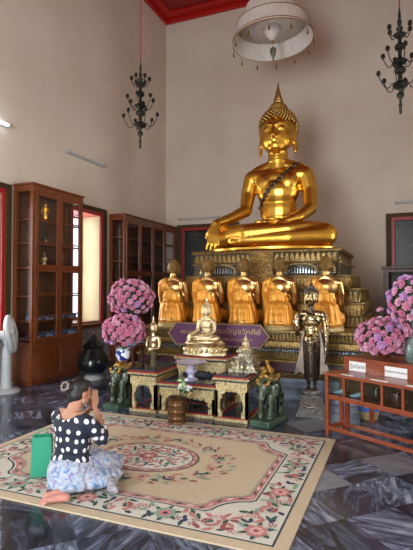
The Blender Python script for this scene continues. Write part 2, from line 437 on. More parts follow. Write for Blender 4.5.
wall_with_holes('wall_front', 'y', YF, -1, XL, XR, [(-3.3, -.8, 0, 4.2)])
struct(MB().bb(XL-.5, XR+.5, YF-.5, YB+.5, -.12, 0).build('floor', 'floor', smooth=False))
struct(MB().bb(XL-.5, XR+.5, YF-.5, YB+.5, ZC, ZC+.15).build('ceiling', 'ceiling', smooth=False))
for nm, args in (('trim_1', (XL, XL+.3, YF, YB)), ('trim_2', (XL+.3, XR, YB-.3, YB))):
    mb = MB(); x0, x1, y0, y1 = args
    mb.bb(x0, x1, y0, y1, ZC-.07, ZC)
    if nm == 'trim_1': mb.bb(x0, x0+.08, y0, y1, ZC-.18, ZC-.07)
    else: mb.bb(x0-.3+.08, x1, y1-.08, y1, ZC-.18, ZC-.07)
    struct(mb.build(nm, 'cornice', smooth=False, bevel=.01))
mb = MB(); cur = YF
struct(MB().bb(XL, XL+.012, YF, YB-.03, 0, .74).build('baseboard_left', 'dado', smooth=False))
struct(MB().bb(XL, XR, YB-.03, YB, 0, .74).build('baseboard_back', 'dado', smooth=False))

wn = 0
def window(axis, pos, out, a, b, shut=False):
    """deep window: gilt outer frame, red lining, cream reveal, sill, pane or closed black shutters"""
    global wn; wn += 1
    root = bpy.data.objects.new('window_%d' % wn, None); COL.objects.link(root); struct(root)
    def BX(mb, p, q, d0, d1, z0, z1, mi=0):
        lo, hi = sorted((pos+out*d0, pos+out*d1))
        if axis == 'x': mb.bb(lo, hi, p, q, z0, z1, mi)
        else: mb.bb(p, q, lo, hi, z0, z1, mi)
    z0, z1 = WZ
    e = .001
    f = MB()
    for p, q, u, v in ((a-.17, a-.06, z0-.02, z1+.11), (b+.06, b+.17, z0-.02, z1+.11), (a-.06, b+.06, z1+.03, z1+.11)):
        BX(f, p, q, -e, -.05, u, v)
    f.build('frame', 'gilt_dark', root, False, bevel=.006)
    r = MB()
    BX(r, a-.06, a+.015, -e, -.035, z0, z1+.03); BX(r, b-.015, b+.06, -e, -.035, z0, z1+.03); BX(r, a+.015, b-.015, -e, -.035, z1-.05, z1+.03)
    BX(r, a+e, b-e, .0, .42, z1-.05, z1-e)
    r.build('red_lining', 'redlacquer', root, False, bevel=.004)
    s = MB(); BX(s, a-.12, b+.12, -e, -.09, z0-.09, z0-.021); BX(s, a+e, b-e, -.02, .45, z0-.02+.022, z0+.03)
    s.build('sill', 'wood', root, False, bevel=.006)
    if shut:
        for p, q in ((a+e, (a+b)/2-.004), ((a+b)/2+.004, b-e)):
            g = MB(); BX(g, p, q, .06, .10, z0+.03, z1-.05)
            BX(g, p+.08, q-.08, .045, .06, z0+.12, z1-.14)
            g.build('shutter', 'black_lacquer', root, False, bevel=.004)
    else:
        c = MB(); BX(c, a+e, a+.03, .0, .44, z0+.03, z1-.05); BX(c, b-.03, b-e, .0, .44, z0+.03, z1-.05)
        c.build('reveal', 'cream', root, False)
        g = MB(); m = (a+b)/2
        for p, q in ((a+.03, a+.07), (b-.07, b-.03), (m-.02, m+.02)): BX(g, p, q, .44, .48, z0+.03, z1-.05)
        for u in (z0+.03, (z0+z1)/2, z1-.09): BX(g, a+.07, m-.02, .445, .475, u, u+.04); BX(g, m+.02, b-.07, .445, .475, u, u+.04)
        g.build('sash', 'wood', root, False)
        p = MB(); BX(p, a+.04, b-.04, .458, .462, z0+.05, z1-.07); p.build('pane', 'glass', root, False)
    return root
for a, b in WY: window('x', XL, -1, a, b)
for a, b in WY: window('x', XR, 1, a, b)
for a, b in BWX: window('y', YB, 1, a, b, True)
d = bpy.data.objects.new('door_1', None); COL.objects.link(d); struct(d)
f = MB(); f.bb(-3.45, -3.3, YF, YF+.05, 0, 4.35).bb(-.8, -.65, YF, YF+.05, 0, 4.35).bb(-3.3, -.8, YF, YF+.05, 4.2, 4.35)
f.build('frame', 'gilt_dark', d, False, bevel=.006)
for sx, hx in ((-1, -3.29), (1, -.81)):
    MB().bb(hx-.03, hx+.03, YF-1.7, YF-.52, .02, 4.15).build('leaf', 'black_lacquer', d, False, bevel=.006)

# ------------------------------------------------------------------ ceiling / wall fittings
def tube_light(label, loc, rz, lit=False, L=1.2):
    t = thing('fluorescent_light', label, 'light', loc, rz, 'fluorescent lights on the walls')
    MB().bb(-L/2, L/2, 0, .035, -.03, .03).build('housing', 'white', t, False, bevel=.004)
    MB().tube([(-L/2+.04, -.03, 0), (L/2-.04, -.03, 0)], .016, 12).build('lamp_tube', 'tube_on' if lit else 'tube_off', t)
    for sx in (-1, 1): MB().bb(sx*(L/2-.02)-.018, sx*(L/2-.02)+.018, -.055, .0, -.028, .028).build('end_cap', 'grey', t, False, bevel=.004)
tube_light('white fluorescent tube high on the left wall above the tall cabinet, unlit', (XL+.036, 7.7, 4.06), PI/2)
tube_light('lit bright fluorescent tube at the left edge of the photo', (XL+.036, 5.1, 4.08), PI/2, True)
tube_light('fluorescent tube on the back wall just left of the great Buddha\'s knee', (-4.75, YB-.036, 3.31), 0, L=1.1)
tube_light('fluorescent tube on the back wall at the right edge above the gilt frame', (.45, YB-.036, 3.39), 0, L=1.1)

def chandelier(label, loc):
    """loc = bottom tip"""
    t = thing('chandelier', label, 'chandelier', loc, .3, 'dark hanging chandeliers')
    pr = [(.004, 0), (.014, .03), (.012, .10), (.02, .12), (.01, .15), (.012, .20), (.03, .225), (.036, .25), (.028, .275), (.014, .29), (.022, .33),
          (.06, .35), (.075, .375), (.07, .40), (.05, .42), (.018, .44), (.022, .49), (.02, .52), (.05, .545), (.058, .57), (.05, .60), (.02, .62), (.018, .64),
          (.05, .655), (.068, .68), (.062, .70), (.03, .72), (.018, .75), (.018, .80), (.02, .83), (.045, .85), (.05, .88), (.044, .90), (.018, .93), (.018, .99),
          (.045, 1.005), (.055, 1.03), (.045, 1.05), (.016, 1.07), (.03, 1.10), (.034, 1.12), (.014, 1.14), (.02, 1.17), (.022, 1.19), (.01, 1.22), (.016, 1.27), (.006, 1.38)]
    pr = [(a*1.3, b) for a, b in pr]
    MB().lathe(pr, seg=16).build('shaft', ['iron'], t)
    arm = MB()
    for z, Rr, h, n, off in ((.39, .27, .12, 6, 0), (.68, .21, .10, 6, .5), (1.03, .14, .065, 6, .2)):
        if True:
            for i in range(n):
                a = 2*PI*(i+off)/n; ca, sa = math.cos(a), math.sin(a); P = []
                for k in range(9):
                    u = k/8; r = .05+(Rr-.05)*u
                    zz = z+h*.35*math.sin(u*PI*1.0)*(-1 if u > .35 else .6)+(h-.0)*max(0, (u-.55)/.45)**1.6
                    P.append((r*ca, r*sa, zz))
                m = MB().tube(P, .0065, 6)
                ao = m.build('arm', 'iron', t)
                e = P[-1]
                MB().lathe([(.006, -.01), (.012, 0), (.026, .008), (.029, .025), (.026, .048), (.018, .06)], e, 10).build('candle_cup', 'iron', ao)
    MB().tube([(0, 0, 1.37), (0, 0, ZC-loc[2])], .008, 6).build('hanging_cord', 'cord', t)
    return t
chandelier('dark three-tier chandelier on a red cord at left, in front of the room corner', (-3.78, 6.5, 3.72))
chandelier('dark three-tier chandelier at the upper right edge', (.02, 6.5, 3.74))

# ------------------------------------------------------------------ parasol
def parasol(loc):
    t = thing('ceremonial_parasol', 'tiered white cloth ceremonial parasol hung above the great Buddha', 'parasol', loc)
    t.rotation_euler = (0, R(-3), 0)
    def ring(r0, r1, z0, z1, th=.012):
        return [(r0, z0), (r1, z1), (r1-th, z1), (r0-th, z0)]
    MB().lathe(ring(.74, .66, 0, .33), seg=64, closed=True).build('valance', 'cloth_white', t, ang=60)
    MB().lathe([(.655, .33), (.5, .40), (.49, .39), (.645, .32)], seg=64, closed=True).build('canopy', 'cloth_white', t, ang=60)
    MB().lathe(ring(.50, .46, .38, .66), seg=64, closed=True).build('valance', 'cloth_white', t, ang=60)
    MB().lathe([(.455, .66), (.32, .72), (.31, .71), (.445, .65)], seg=48, closed=True).build('canopy', 'cloth_white', t, ang=60)
    MB().lathe(ring(.32, .28, .70, .95), seg=48, closed=True).build('valance', 'cloth_white', t, ang=60)
    MB().lathe([(.28, .95), (.02, 1.06), (.02, 1.05), (.27, .94)], seg=48, closed=True).build('canopy', 'cloth_white', t, ang=60)
    # pleated lining: ceiling inside and downward cone
    MB().lathe([(.655, .30), (.16, .26)], seg=72, flute=(36, .006)).build('pleated_lining', 'cloth_white', t, ang=0)
    MB().lathe([(.17, .27), (.12, .14), (.05, .04), (.015, .02)], seg=72, flute=(18, .04)).build('lining_cone', 'cloth_white', t, ang=0)
    for z, r in ((.0, .742), (.045, .735), (.32, .664), (.39, .502)):
        MB().lathe([(r+.004*math.cos(q), z+.009*math.sin(q)) for q in [j*PI/3 for j in range(6)]], seg=64, closed=True).build('gold_braid', 'trim_gold', t)
    MB().lathe([(.012, .03), (.02, -.01), (.008, -.06)], seg=10).build('tip', 'trim_gold', t)
    MB().lathe([(.004, -.06), (.004, -.10), (.05, -.13), (.062, -.17), (.05, -.24), (.03, -.30), (.012, -.36), (.0, -.37)], seg=16, sy=.5).build('pendant', 'pendant', t)
    MB().tube([(0, 0, 1.04), (.0, 0, 1.3), (-.12, 0, ZC-loc[2]+.02)], .01, 8).build('hanging_rod', 'cord', t)
    for i in range(12):
        a = 2*PI*(i+.3)/12; c = (.735*math.cos(a), .735*math.sin(a), 0)
        MB().tube([c, (c[0], c[1], -.12)], .003, 5).lathe([(.004, -.09), (.014, -.10), (.008, -.12), (.02, -.145), (.018, -.175), (0, -.18)], c, 8).build('tassel', 'trim_gold', t)
parasol((-2.15, 8.5, 6.09))

# ------------------------------------------------------------------ Buddha figures (local metres of the great one)
def fib(n):
    for i in range(n):
        z = 1-2*(i+.5)/n; r = math.sqrt(1-z*z); a = i*2.399963; yield r*math.cos(a), r*math.sin(a), z
def head_volumes(mb, c, s, face=True):
    X = Matrix.Translation(c) @ Matrix.Scale(s, 4)
    mb.ell((0, .03, .12), (.295, .32, .35), X=X)
    mb.ell((0, -.05, -.03), (.276, .245, .26), X=X)
    mb.ell((0, -.14, -.19), (.15, .12, .095), X=X)
    if face:
        mb.cap((0, -.275, .10), (0, -.335, -.045), .022, .042, X=X)
        mb.ell((0, -.30, -.055), (.062, .04, .026), X=X)
        mb.ell((0, -.262, -.112), (.082, .042, .018), X=X); mb.ell((0, -.258, -.142), (.064, .042, .020), X=X)
        for q in (-1, 1):
            mb.ell((q*.105, -.235, .075), (.072, .045, .034), X=X)
            mb.tube([(q*(.03+.16*u), -.285+.085*u*u, .125+.045*math.sin(u*PI*.8)) for u in [j/6 for j in range(7)]], .016, 6, X=X)
            mb.ell((q*.285, .03, .05), (.03, .07, .13), (0, q*.12, 0), X=X)
            mb.cap((q*.285, .02, -.02), (q*.300, -.0, -.27), .036, .032, X=X)
def hair(c, s, mats=('gold_hair', 'gold'), parent=None, n=560, curls=True):
    X = Matrix.Translation(c) @ Matrix.Scale(s, 4)
    mb = MB()
    def dome(cc, rr, cond, k, cr):
        for x, y, z in fib(k):
            p = Vector((cc[0]+rr[0]*x, cc[1]+rr[1]*y, cc[2]+rr[2]*z))
            if cond(p): mb.ell(p, cr, seg=6, rings=4, X=X)
    cz, ra = (0, .05, .16), (.325, .345, .355)
    cond = lambda p: p.z > .215+.04*(1-min(1, (abs(p.x)/.2))**2)*1 - (0.0 if p.y < -.02 else min(.55, (p.y+.02)*2.2)) and not (abs(p.x) > .26 and p.y < 0 and p.z < .2)
    if curls:
        mb.ell((0, .055, .15), (.285, .315, .335), X=X, seg=24, rings=16) if False else None
        dome(cz, ra, cond, n, .024)
        dome((0, .05, .49), (.15, .15, .11), lambda p: p.z > .46, n//3, .022)
        o = mb.build('hair_curls', mats[0], parent)
        m2 = MB().ell((0, .05, .17), (.315, .335, .345), X=X, seg=24, rings=16).ell((0, .05, .49), (.145, .145, .105), X=X)
        bm = bmesh.new(); me = m2.mesh('cap'); bm.from_mesh(me)
        kill = [v for v in bm.verts if not cond((X.inverted() @ v.co)) and (X.inverted() @ v.co).z < .42]
        bmesh.ops.delete(bm, geom=kill, context='VERTS'); bm.to_mesh(me); bm.free()
        link('scalp', me, mats[0], parent)
    else:
        mb.ell((0, .06, .19), (.285, .315, .30), X=X).ell((0, .05, .47), (.15, .15, .12), X=X)
        mb.build('hair_cap', mats[0], parent)
    pr = [(.07, .56), (.088, .585), (.078, .61), (.088, .63), (.07, .655), (.074, .675), (.056, .70), (.06, .72), (.045, .75), (.048, .77), (.034, .80), (.03, .84), (.018, .89), (.006, .97), (0, .985)]
    MB().lathe(pr, (0, .05, .0), 14, X=X, flute=(7, .08)).build('flame_finial', mats[1], parent)

def hand_volumes(mb, wrist, direc, palmn, L, curl=0., spread=.10, thumb=1, r=None):
    """palm and five fingers; direc = pointing direction, palmn = palm normal"""
    w = Vector(wrist); d = Vector(direc).normalized(); n = Vector(palmn).normalized(); n = (n-d*n.dot(d)).normalized(); sd = d.cross(n)
    r = r or L*.05
    pl = L*.5
    for k in range(4):
        u = (k-1.5)/1.5
        b = w+d*pl+sd*u*L*.19
        mb.cap(w+sd*u*L*.10, b, r*1.5, r*1.25, 8)
        fl = L*(.50, .55, .50, .40)[k if thumb > 0 else 3-k]
        pts = [b]; dd = (d+sd*u*spread).normalized()
        for j, fr in enumerate((.42, .32, .26)):
            dd = (dd*math.cos(curl)+n*math.sin(curl)).normalized(); pts.append(pts[-1]+dd*fl*fr)
        mb.chain(pts, [r*1.1, r, r*.92, r*.75], 8)
    tb = w+d*L*.15-sd*thumb*L*.16
    t1 = tb+(d*.7-sd*thumb*.6+n*.25).normalized()*L*.25; t2 = t1+(d*.95-sd*thumb*.15+n*.2).normalized()*L*.2
    mb.chain([w+d*L*.05, tb, t1, t2], [r*1.5, r*1.45, r*1.15, r*.85], 8)

HEAD = (.04, .05, 2.045)
def seated_body(vox, k=1., detail=True):
    b = MB()
    tx = .04; ty = .08
    b.ell((tx, .05+ty*.5, .30), (.48, .34, .30)); b.ell((tx, .02+ty, .74), (.35, .235, .40)); b.ell((tx, -.01+ty, 1.06), (.40, .26, .32)); b.ell((tx, ty, 1.28), (.47, .23, .22))
    b.cap((tx-.42, .02+ty, 1.345), (tx+.42, .02+ty, 1.345), .165, .165)
    for q in (-1, 1): b.cap((tx, .02+ty, 1.58), (tx+q*.40, .02+ty, 1.43), .13, .125); b.ell((tx+q*.19, -.13+ty, 1.20), (.19, .11, .18))
    b.cap((tx, .03+ty, 1.35), (tx, .0+ty, 1.76), .19, .175)
    for z in (1.61, 1.67, 1.73): b.lathe([(.183+.012*math.cos(q), z+.016*math.sin(q)) for q in [j*PI/3 for j in range(6)]], seg=20, closed=True, c=(tx, .01+ty, 0))
    head_volumes(b, HEAD, 1.09, detail)
    # arms
    b.chain([(tx-.49, .02+ty, 1.34), (tx-.565, -.0+ty, 1.05), (tx-.575, -.06, .72)], [.155, .14, .11]); b.chain([(tx-.575, -.06, .72), (-.72, -.34, .56), (-.90, -.62, .44)], [.115, .10, .075])
    b.chain([(tx+.49, .02+ty, 1.34), (tx+.57, -.0+ty, 1.05), (tx+.60, -.06, .70)], [.155, .14, .115]); b.chain([(tx+.60, -.06, .70), (.50, -.34, .52), (.28, -.52, .43)], [.12, .095, .07])
    hand_volumes(b, (-.905, -.65, .42), (-.02, -.30, -1), (0, 1, 0), .46, .06, .12, 1, .026)
    hand_volumes(b, (.28, -.53, .43), (-1, -.12, -.02), (0, 0, 1), .46, .05, .08, 1, .026)
    # legs
    for q in (-1, 1): b.chain([(q*.28, .12, .26), (q*.64, -.12, .24), (q*.93, -.34, .21)], [.27, .24, .205])
    b.chain([(.95, -.36, .18), (.4, -.60, .15), (-.35, -.66, .13)], [.185, .165, .12]); b.chain([(-.95, -.36, .20), (-.35, -.62, .25), (.40, -.62, .29)], [.20, .165, .12])
    b.chain([(.40, -.62, .29), (.62, -.52, .33), (.78, -.44, .33)], [.10, .09, .06]); b.ell((-.45, -.62, .10), (.22, .12, .08))
    b.ell((0, -.15, .14), (.9, .5, .12))
    return bake(b, vox, 5)
def buddha_big(loc):
    t = thing('seated_buddha', 'colossal polished gold Buddha seated on the tiered throne', 'statue', loc)
    me = seated_body(.017); link('body', me, 'gold', t, ang=0)
    hair(HEAD, 1.07, ('gold_hair', 'gold_hair'), t)
    s = MB(); s.lathe([(1.0, -.06), (1.03, -.045), (1.03, -.01), (.98, 0)], (0, -.12, 0), 64, sx=1.13, sy=.72); s.build('seat_slab', 'gold', t)
    # edge of the robe over the left shoulder
    bv = BVHTree.FromPolygons([v.co for v in me.vertices], [p.vertices for p in me.polygons])
    def surf(x, z):
        h = bv.ray_cast(Vector((x, -3, z)), Vector((0, 1, 0))); return h[0], h[1]
    rp = []
    for i in range(25):
        u = i/24; x = .33-.76*u-.05*math.sin(u*PI); z = 1.52-.92*u
        h, n = surf(x, z)
        if h is not None: rp.append(h+n*.004)
    MB().tube(rp, .016, 6).build('robe_edge', 'gold', t)
    # dark bead sash (rests on the statue: its own thing)
    sd = MB()
    for i in range(15):
        u = i/14; x = .37-.80*u-.05*math.sin(u*PI); z = 1.50-.92*u
        h, n = surf(x, z)
        if h is None: continue
        q = n.to_track_quat('Z', 'Y').to_matrix().to_4x4()
        sd.lathe([(.040, 0), (.042, .012), (.024, .024), (0, .026)], (0, 0, 0), 10, X=Matrix.Translation(Vector(loc)+h+n*.006) @ q)
    rp2 = [Vector(loc)+p+Vector((.055, -.012, .02)) for p in rp[:24]]
    sd.tube(rp2, .007, 6)
    tag(sd.build('bead_sash', 'beads'), 'dark sash of round beads slung across the great gold Buddha\'s chest', 'sash')
    return me
BIG = buddha_big((-2.09, 8.4, 2.22))

# small seated gold image on the high offering table
small_me = BIG.copy()
def buddha_small(loc, s):
    t = thing('seated_buddha', 'small pale gold seated Buddha on the high centre offering table', 'statue', loc)
    small = link('body', small_me, 'palegold', t, ang=0); small.scale = (s*1.06, s, s); small.location.z = .175
    h = (HEAD[0]*s*1.06, HEAD[1]*s, .175+HEAD[2]*s)
    hair(h, s*1.07, ('palegold', 'palegold'), t, n=200)
    p = MB(); W, D = .30, .21
    for z0, z1, a, b_ in ((0, .03, 1., .98), (.03, .085, .95, .86), (.085, .10, .84, .84), (.10, .14, .84, .94), (.14, .16, .92, .86), (.16, .178, .84, .84)):
        p.lathe([(a, z0), (b_, z1)], seg=40, sx=W, sy=D, c=(0, -.02, 0))
    for i in range(26):
        a = 2*PI*i/26; p.ell((W*.93*math.cos(a), -.02+D*.93*math.sin(a), .06), (.028, .02, .03), (0, 0, a), 8, 6)
    p.build('lotus_base', 'palegold', t)
buddha_small((-2.41, 5.87, .66), .187)

# standing bronze image -------------------------------------------------
def standing(loc):
    t = thing('standing_buddha', 'slim dark bronze standing Buddha with gold leaf flakes and flared robe', 'statue', loc)
    b = MB(); c = 1.365
    head_volumes(b, (0, 0, 1.405), .27)
    b.cap((0, .01, 1.22), (0, 0, 1.36), .042, .038)
    b.ell((0, .01, 1.14), (.115, .075, .11)); b.ell((0, .01, 1.02), (.085, .065, .12)); b.cap((-.115, .01, 1.215), (.115, .01, 1.215), .045, .045)
    b.ell((0, .01, .92), (.10, .07, .10)); b.cap((0, .01, .90), (0, .01, .50), .10, .082)
    b.lathe([(.105, .90), (.10, .7), (.092, .5), (.09, .42), (.085, .42)], (0, .01, 0), 20, sy=.8)
    for q in (-1, 1):
        b.cap((q*.04, .01, .45), (q*.038, .02, .33), .028, .022); b.cap((q*.038, .02, .325), (q*.045, -.07, .315), .024, .018)
    b.chain([(.15, .01, 1.20), (.175, .015, 1.02), (.178, 0, .86)], [.042, .034, .026]); b.chain([(.178, 0, .86), (.172, -.02, .75)], [.026, .02])
    hand_volumes(b, (.172, -.02, .745), (0, 0, -1), (-1, 0, 0), .13, .08, .05, -1, .009)
    b.chain([(-.15, .01, 1.20), (-.17, .015, 1.08), (-.165, -.01, .97)], [.042, .034, .028]); b.chain([(-.165, -.01, .97), (-.15, -.10, 1.03), (-.145, -.13, 1.08)], [.028, .022, .018])
    hand_volumes(b, (-.145, -.13, 1.08), (0, -.05, 1), (0, -1, 0), .12, .05, .05, 1, .009)
    me = bake(b, .0085, 3); link('body', me, 'bronze_leaf', t, ang=0)
    X = MB()
    for q in (-1, 1):
        P = [(q*.10, 1.05), (q*.135, .88), (q*.165, .70), (q*.225, .48), (q*.195, .455), (q*.15, .50), (q*.08, .46), (q*.08, .95)]
        X.prism(P, .03, .05, 'y')
    X.build('robe_wings', 'bronze', t, False, bevel=.006)
    MB().tube([(-.03, -.068, .88), (-.033, -.078, .65), (-.03, -.068, .44)], .008, 6).tube([(.03, -.068, .88), (.033, -.078, .65), (.03, -.068, .44)], .008, 6).build('robe_fold', 'bronze', t)
    hair((0, 0, 1.405), .27, ('bronze', 'bronze'), t, n=160)
    p = MB(); p.taper((0, 0, 0), (.34, .30), (.32, .28), .03).taper((0, 0, .03), (.31, .27), (.20, .17), .20).taper((0, 0, .23), (.22, .19), (.24, .20), .025).lathe([(.10, .255), (.115, .27), (.11, .30), (.09, .31)], (0, 0, 0), 20)
    p.build('pedestal', 'pedsilver', t, False, bevel=.004)
    MB().tube([(-.11, -.145, .19), (-.06, -.165, .14), (0, -.172, .125), (.06, -.165, .14), (.11, -.145, .19)], .007, 6).build('chain_swag', 'bronze', t)
standing((-1.01, 5.83, 0))

# kneeling disciples ---------------------------------------------------
def disciple_meshes():
    b = MB()
    b.ell((0, .0, .20), (.185, .20, .19)); b.ell((0, .02, .40), (.145, .10, .16)); b.ell((0, .02, .55), (.175, .10, .13)); b.cap((-.15, .03, .625), (.15, .03, .625), .055, .055)
    b.cap((0, .02, .60), (0, .04, .78), .058, .05); b.cap((-.01, .02, .70), (-.12, .02, .645), .045, .04); b.cap((.01, .02, .70), (.12, .02, .645), .045, .04)
    for q in (-1, 1):
        b.chain([(q*.185, .03, .615), (q*.215, .06, .47), (q*.205, .10, .33)], [.055, .045, .036]); b.chain([(q*.205, .10, .33), (q*.12, .24, .42), (q*.03, .31, .50)], [.036, .03, .022])
        hand_volumes(b, (q*.018, .31, .50), (0, .3, 1), (-q, 0, 0), .15, .02, .03, q, .010)
        b.chain([(q*.09, .02, .12), (q*.12, .38, .09)], [.11, .09]); b.chain([(q*.12, .38, .06), (q*.09, -.10, .06)], [.07, .055]); b.cap((q*.08, -.13, .05), (q*.08, -.20, .04), .04, .03)
    b.ell((0, -.02, .05), (.20, .22, .06))
    body = bake(b, .010, 4)
    h = MB(); h.ell((0, .05, .88), (.100, .11, .112)); h.ell((0, .10, .83), (.080, .08, .08)); h.ell((0, .045, .965), (.062, .062, .045))
    for q in (-1, 1): h.ell((q*.104, .05, .86), (.013, .026, .05)); h.ell((q*.106, .045, .80), (.011, .015, .03))
    h.cap((0, .18, .88), (0, .195, .845), .01, .014)
    head = bake(h, .007, 3)
    r = MB()
    r.ell((0, -.01, .18), (.195, .21, .18)); r.ell((-.005, .01, .40), (.155, .12, .17)); r.ell((0, .01, .56), (.185, .115, .13)); r.cap((-.16, .02, .628), (.14, .02, .628), .066, .066)
    r.cap((-.01, .02, .67), (-.12, .02, .655), .06, .052)
    r.chain([(-.185, .03, .61), (-.215, .05, .46), (-.205, .08, .24), (-.185, .10, .08)], [.067, .056, .05, .05]); r.chain([(-.205, .10, .33), (-.12, .22, .40)], [.055, .05])
    r.lathe([(.19, .0), (.215, .02), (.20, .15), (.17, .30), (.10, .36)], (0, -.01, 0), 28)
    for q in (-1, 1): r.chain([(q*.09, .05, .11), (q*.12, .38, .09)], [.125, .11])
    robe = bake(r, .012, 5)
    for v in robe.vertices:
        a = math.atan2(v.co.x, -v.co.y); k = min(1, max(0, (.62-v.co.z)/.3))
        n = v.normal.copy(); n.z = 0
        v.co += n*(.008*k*math.sin(a*13+v.co.z*7)+.004*math.sin(a*29+v.co.z*4))
    bm = bmesh.new(); bm.from_mesh(robe)
    bmesh.ops.bisect_plane(bm, geom=bm.verts[:]+bm.edges[:]+bm.faces[:], plane_co=(-.065, 0, .63), plane_no=(.76, 0, .65), clear_outer=True)
    bmesh.ops.bisect_plane(bm, geom=bm.verts[:]+bm.edges[:]+bm.faces[:], plane_co=(0, 0, .003), plane_no=(0, 0, -1), clear_outer=True)
    bm.to_mesh(robe); bm.free()
    return body, head, robe
mb_, mh_, mr_ = disciple_meshes()
def disciple(loc, label):
    t = thing('kneeling_disciple', label, 'statue', loc, 0, 'five golden disciples kneeling before the great Buddha')
    link('body', mb_, 'gold_robe_body', t, ang=0); link('head', mh_, 'monk_head', t, ang=0)
    r = link('robe', mr_, 'saffron', t, ang=0); s = r.modifiers.new('s', 'SOLIDIFY'); s.thickness = .008; s.offset = 1
    p = MB().lathe([(1., 0), (1., .012), (.93, .02), (.93, .035), (.98, .045), (.98, .055)], (0, .10, -.056), 32, sx=.25, sy=.40); p.build('low_base', 'filigree2', t)
    return t
AZ = .93
d0 = disciple((-3.42, 6.93, AZ+.057), 'gold disciple in saffron robe kneeling at the left end of the row')
for x, lb in ((-2.82, 'gold disciple in saffron robe, second from left, behind the small seated Buddha'),
              (-2.22, 'gold disciple in saffron robe kneeling in the middle of the row'),
              (-1.67, 'gold disciple in saffron robe, fourth from left, right of the middle one'),
              (-1.0, 'gold disciple in saffron robe at the right end, directly behind the standing Buddha')):
    dup(d0, (x, 6.93, AZ+.057), 0, lb)
d0.rotation_euler.z = R(2)

# ------------------------------------------------------------------ tiered altar and throne
def petals(mb, x0, x1, y, z, h, w, out=.03, down=False, flip=1, axis='x', lean=.4):
    n = max(1, round(abs(x1-x0)/w)); st = (x1-x0)/n
    for i in range(n):
        c = x0+st*(i+.5); s = abs(st)*.46
        pts = [(-s, 0), (-s*.95, .45), (-s*.5, .8), (0, 1), (s*.5, .8), (s*.95, .45), (s, 0)]
        vs = []
        for k in (0, 1):
            for a, b in pts:
                zz = z+(h*b if not down else -h*b); o = out*(math.sin(b*PI*.6))*lean+(out*.5 if k == 0 else 0)
                vs.append((c+a*(1 if k == 0 else .98), y-flip*o, zz) if axis == 'x' else (y-flip*o, c+a, zz))
        n_ = len(pts)
        fs = [tuple(range(n_)), tuple(range(2*n_-1, n_-1, -1))]+[(j, n_+j, n_+(j+1) % n_, (j+1) % n_) for j in range(n_)]
        mb.add(vs, fs)
def tier(root, name, m, x0, x1, y0, y1, z0, z1, pet=None, m2=None, ph=None, down=False):
    mb = MB()
    mb.bb(x0, x1, y0, y1, z0, z1)
    o = mb.build(name, m, root, False, bevel=.006)
    if pet:
        p = MB(); h = ph or (z1-z0)*.9
        zz = z0+(z1-z0-h)/2 if not down else z1-(z1-z0-h)/2
        petals(p, x0+.01, x1-.01, y0-.002, zz, h, pet, down=down)
        petals(p, y0+.01, y1-.01, x1+.002, zz, h, pet, down=down, flip=-1, axis='y')
        petals(p, y0+.01, y1-.01, x0-.002, zz, h, pet, down=down, flip=1, axis='y')
        p.build('petal_row', m2 or 'filigree2', o, False)
    return o
al = thing('altar_platform', 'stepped altar with marble foot and gilt mosaic bands carrying the disciples', 'altar', (-2.15, 6.45, 0))
C = Matrix.Translation((0, 0, 0))
YE = 3.9  # depth behind front (local)
tier(al, 'marble_foot', 'bluemarble', -1.75, 1.75, 0, YE, 0, .30)
tier(al, 'gilt_band', 'mosaic', -1.72, 1.72, .03, YE-.02, .30, .37, 0.037, 'giltplain')
tier(al, 'maroon_band', 'maroon', -1.68, 1.68, .09, YE-.03, .37, .50)
tier(al, 'gilt_ledge', 'giltband', -1.70, 1.70, .07, YE-.03, .50, .53)
tier(al, 'mosaic_band', 'mosaic', -1.66, 1.66, .13, YE-.04, .53, .64, 0.043, 'giltplain')
tier(al, 'dark_ledge', 'bluemosaic', -1.70, 1.70, .11, YE-.04, .64, .68)
tier(al, 'mosaic_band', 'mosaic', -1.64, 1.64, .17, YE-.05, .68, .78, 0.037, 'giltplain', down=True)
tier(al, 'petal_band', 'mosaic', -1.66, 1.66, .20, YE-.05, .78, .89, 0.050, 'giltplain')
tier(al, 'gilt_ledge', 'giltband', -1.69, 1.69, .18, YE-.05, .89, AZ)

th = thing('lotus_throne', 'tall tiered gilt and mirror mosaic throne under the great Buddha', 'throne', (-2.09, 8.4, AZ+.001))
def rt(name, m, hx, yf, z0, z1, pet=None, m2=None, down=False, ph=None):
    yb = 1.0+ (hx-1.15)*.6
    tier(th, name, m, -hx, hx, -min(yf, .90), yb, z0-AZ-.001 if z0 > AZ else 0, z1-AZ-.001, pet, m2, ph, down)
rt('plinth_tier', 'mosaic', 1.58, .95, AZ, 1.10, 0.062, 'giltplain')
rt('plinth_tier', 'filigree', 1.54, .92, 1.10, 1.28, 0.050, 'giltplain', True)
rt('gilt_ledge', 'giltband', 1.58, .95, 1.28, 1.31)
rt('mosaic_tier', 'mosaic', 1.50, .90, 1.31, 1.50, 0.068, 'giltplain')
rt('gilt_ledge', 'giltband', 1.53, .93, 1.50, 1.53)
rt('waist_tier', 'filigree', 1.36, .86, 1.53, 1.70, 0.056, 'giltplain', True)
rt('gilt_ledge', 'giltband', 1.38, .89, 1.70, 1.73)
rt('mirror_tier', 'mosaic', 1.22, .84, 1.73, 1.92)
rt('gilt_ledge', 'filigree2', 1.25, .88, 1.92, 1.945, 0.025, 'giltplain', True, .02)
rt('lotus_tier', 'mosaic', 1.20, .84, 1.945, 2.10, 0.081, 'giltplain')
rt('top_slab', 'filigree', 1.24, .88, 2.10, 2.157, 0.037, 'giltplain', True, .05)
